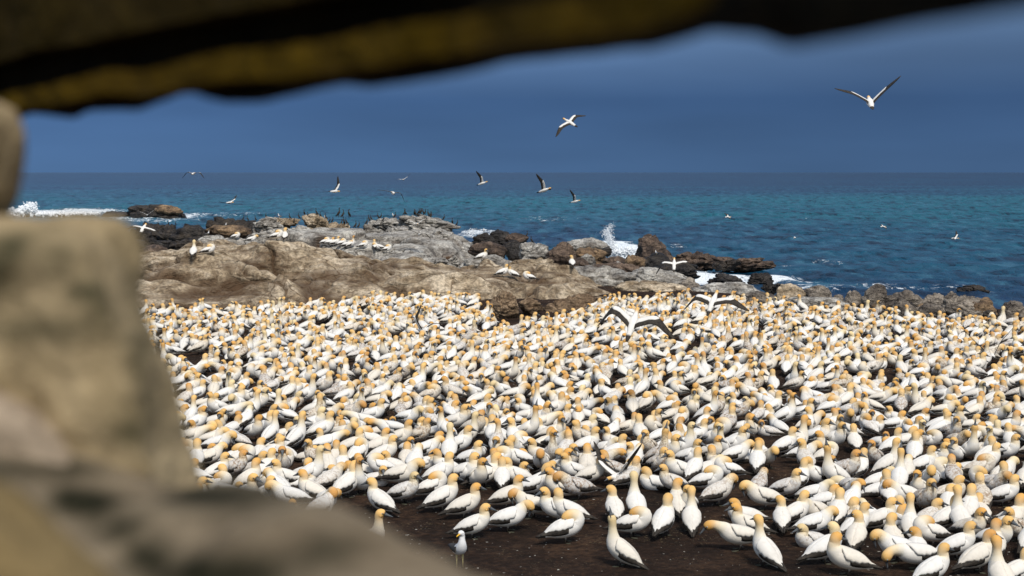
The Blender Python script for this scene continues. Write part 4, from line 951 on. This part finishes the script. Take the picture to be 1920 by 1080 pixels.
prism('plaster_sill', [(-160, 810), (0, 885), (90, 930), (180, 995), (245, 1070), (300, 1200), (300, 1400), (-160, 1400)], .58, .08, M_PLASTER, 'blurred ochre plaster sill in the lower left corner', 'sill', seed=4, amp=.004)
roof = bpy.data.objects.new('hide_roof', None); COL.objects.link(roof); roof.location = tuple(P(900, 60, .7)); tag(roof, 'dark brown roof edge of the viewing hide across the top', 'roof')
bpy.context.view_layer.update()
def adopt(o): o.parent = roof; o.matrix_parent_inverse = roof.matrix_world.inverted()
def dd(x): return 1.12 - .75 * max(0, min(1, x / 1920)) ** .8
low_edge = [(-160, 238), (0, 232), (60, 214), (110, 214), (136, 222), (170, 206), (260, 206), (340, 178), (375, 178), (420, 192), (500, 190), (560, 178), (640, 160), (700, 164), (820, 150), (900, 128), (1000, 110), (1100, 102), (1220, 92), (1330, 62), (1420, 66), (1490, 86), (1560, 76), (1700, 48), (1820, 34), (1960, 14), (2140, -12)]
def strip_beam(name, xs, lo, hi, dz, thick, mat, amp, seed, vox=.006):
    """beam running across the opening: lower / upper rim rows given at common stations"""
    bm = bmesh.new(); R4 = []
    for x in xs:
        d = dd(x) + dz; a = P(x, lo(x), d + thick); b = P(x, hi(x), d + thick)
        R4.append([bm.verts.new(q) for q in ((a[0], d, a[2]), tuple(a), tuple(b), (a[0], d, b[2]))])
    for r0, r1 in zip(R4, R4[1:]):
        for k in range(4): bm.faces.new((r0[k], r0[(k + 1) % 4], r1[(k + 1) % 4], r1[k]))
    bm.faces.new(R4[0][::-1]); bm.faces.new(R4[-1])
    bmesh.ops.recalc_face_normals(bm, faces=bm.faces[:])
    bmesh.ops.subdivide_edges(bm, edges=bm.edges[:], cuts=3, use_grid_fill=True)
    me = bpy.data.meshes.new(name); bm.to_mesh(me); bm.free()
    nv = len(me.vertices); V = np.empty(nv * 3, np.float32); me.vertices.foreach_get('co', V); V = V.reshape(-1, 3)
    V = V + amp * np.stack([fbm(V * 18, 3, seed), fbm(V * 18, 3, seed + 3), fbm(V * 18, 3, seed + 5)], 1)
    me.vertices.foreach_set('co', V.astype(np.float32).ravel()); me.materials.append(mat); me.update()
    o = bpy.data.objects.new(name, me); COL.objects.link(o); adopt(o); return o
ip = lambda L: (lambda x: float(np.interp(x, [q[0] for q in L], [q[1] for q in L])))
xs_ = list(range(-160, 2141, 20))
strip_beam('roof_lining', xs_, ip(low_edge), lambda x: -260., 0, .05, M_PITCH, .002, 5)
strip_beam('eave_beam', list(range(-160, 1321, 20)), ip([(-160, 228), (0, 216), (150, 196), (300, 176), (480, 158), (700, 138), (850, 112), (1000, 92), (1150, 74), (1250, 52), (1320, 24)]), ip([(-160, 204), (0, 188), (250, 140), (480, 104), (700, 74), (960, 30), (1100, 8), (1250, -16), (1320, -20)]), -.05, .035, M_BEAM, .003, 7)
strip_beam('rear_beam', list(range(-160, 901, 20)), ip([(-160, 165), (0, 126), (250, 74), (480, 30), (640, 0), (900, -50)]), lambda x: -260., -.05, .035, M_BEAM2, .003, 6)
# unseen roof boards over the viewer, added to shade the beams and kept short
def boards():
    V = []; xs = [-1.6, 1.6]
    pts = [(-1.6, 1.25, HC + .02), (1.6, 1.25, HC + .42)]
    a = P(-160, 150, 1.22); b = P(2140, -30, .55)
    A = [(-1.7, .12, HC + .30), (1.7, .05, HC + .30), (1.7, -1.6, HC + .45), (-1.7, -1.6, HC + .45)]
    n = len(A); V = A + [(x, y, z + .05) for x, y, z in A]
    Fc = [tuple(range(n))[::-1], tuple(range(n, 2 * n))] + [(i, (i + 1) % n, (i + 1) % n + n, i + n) for i in range(n)]
    me = mesh('unseen_roof_boards', V, Fc, M_PITCH, smooth=False); o = link('unseen_roof_boards', me); o.parent = roof; o.matrix_parent_inverse = roof.matrix_world.inverted()
boards()
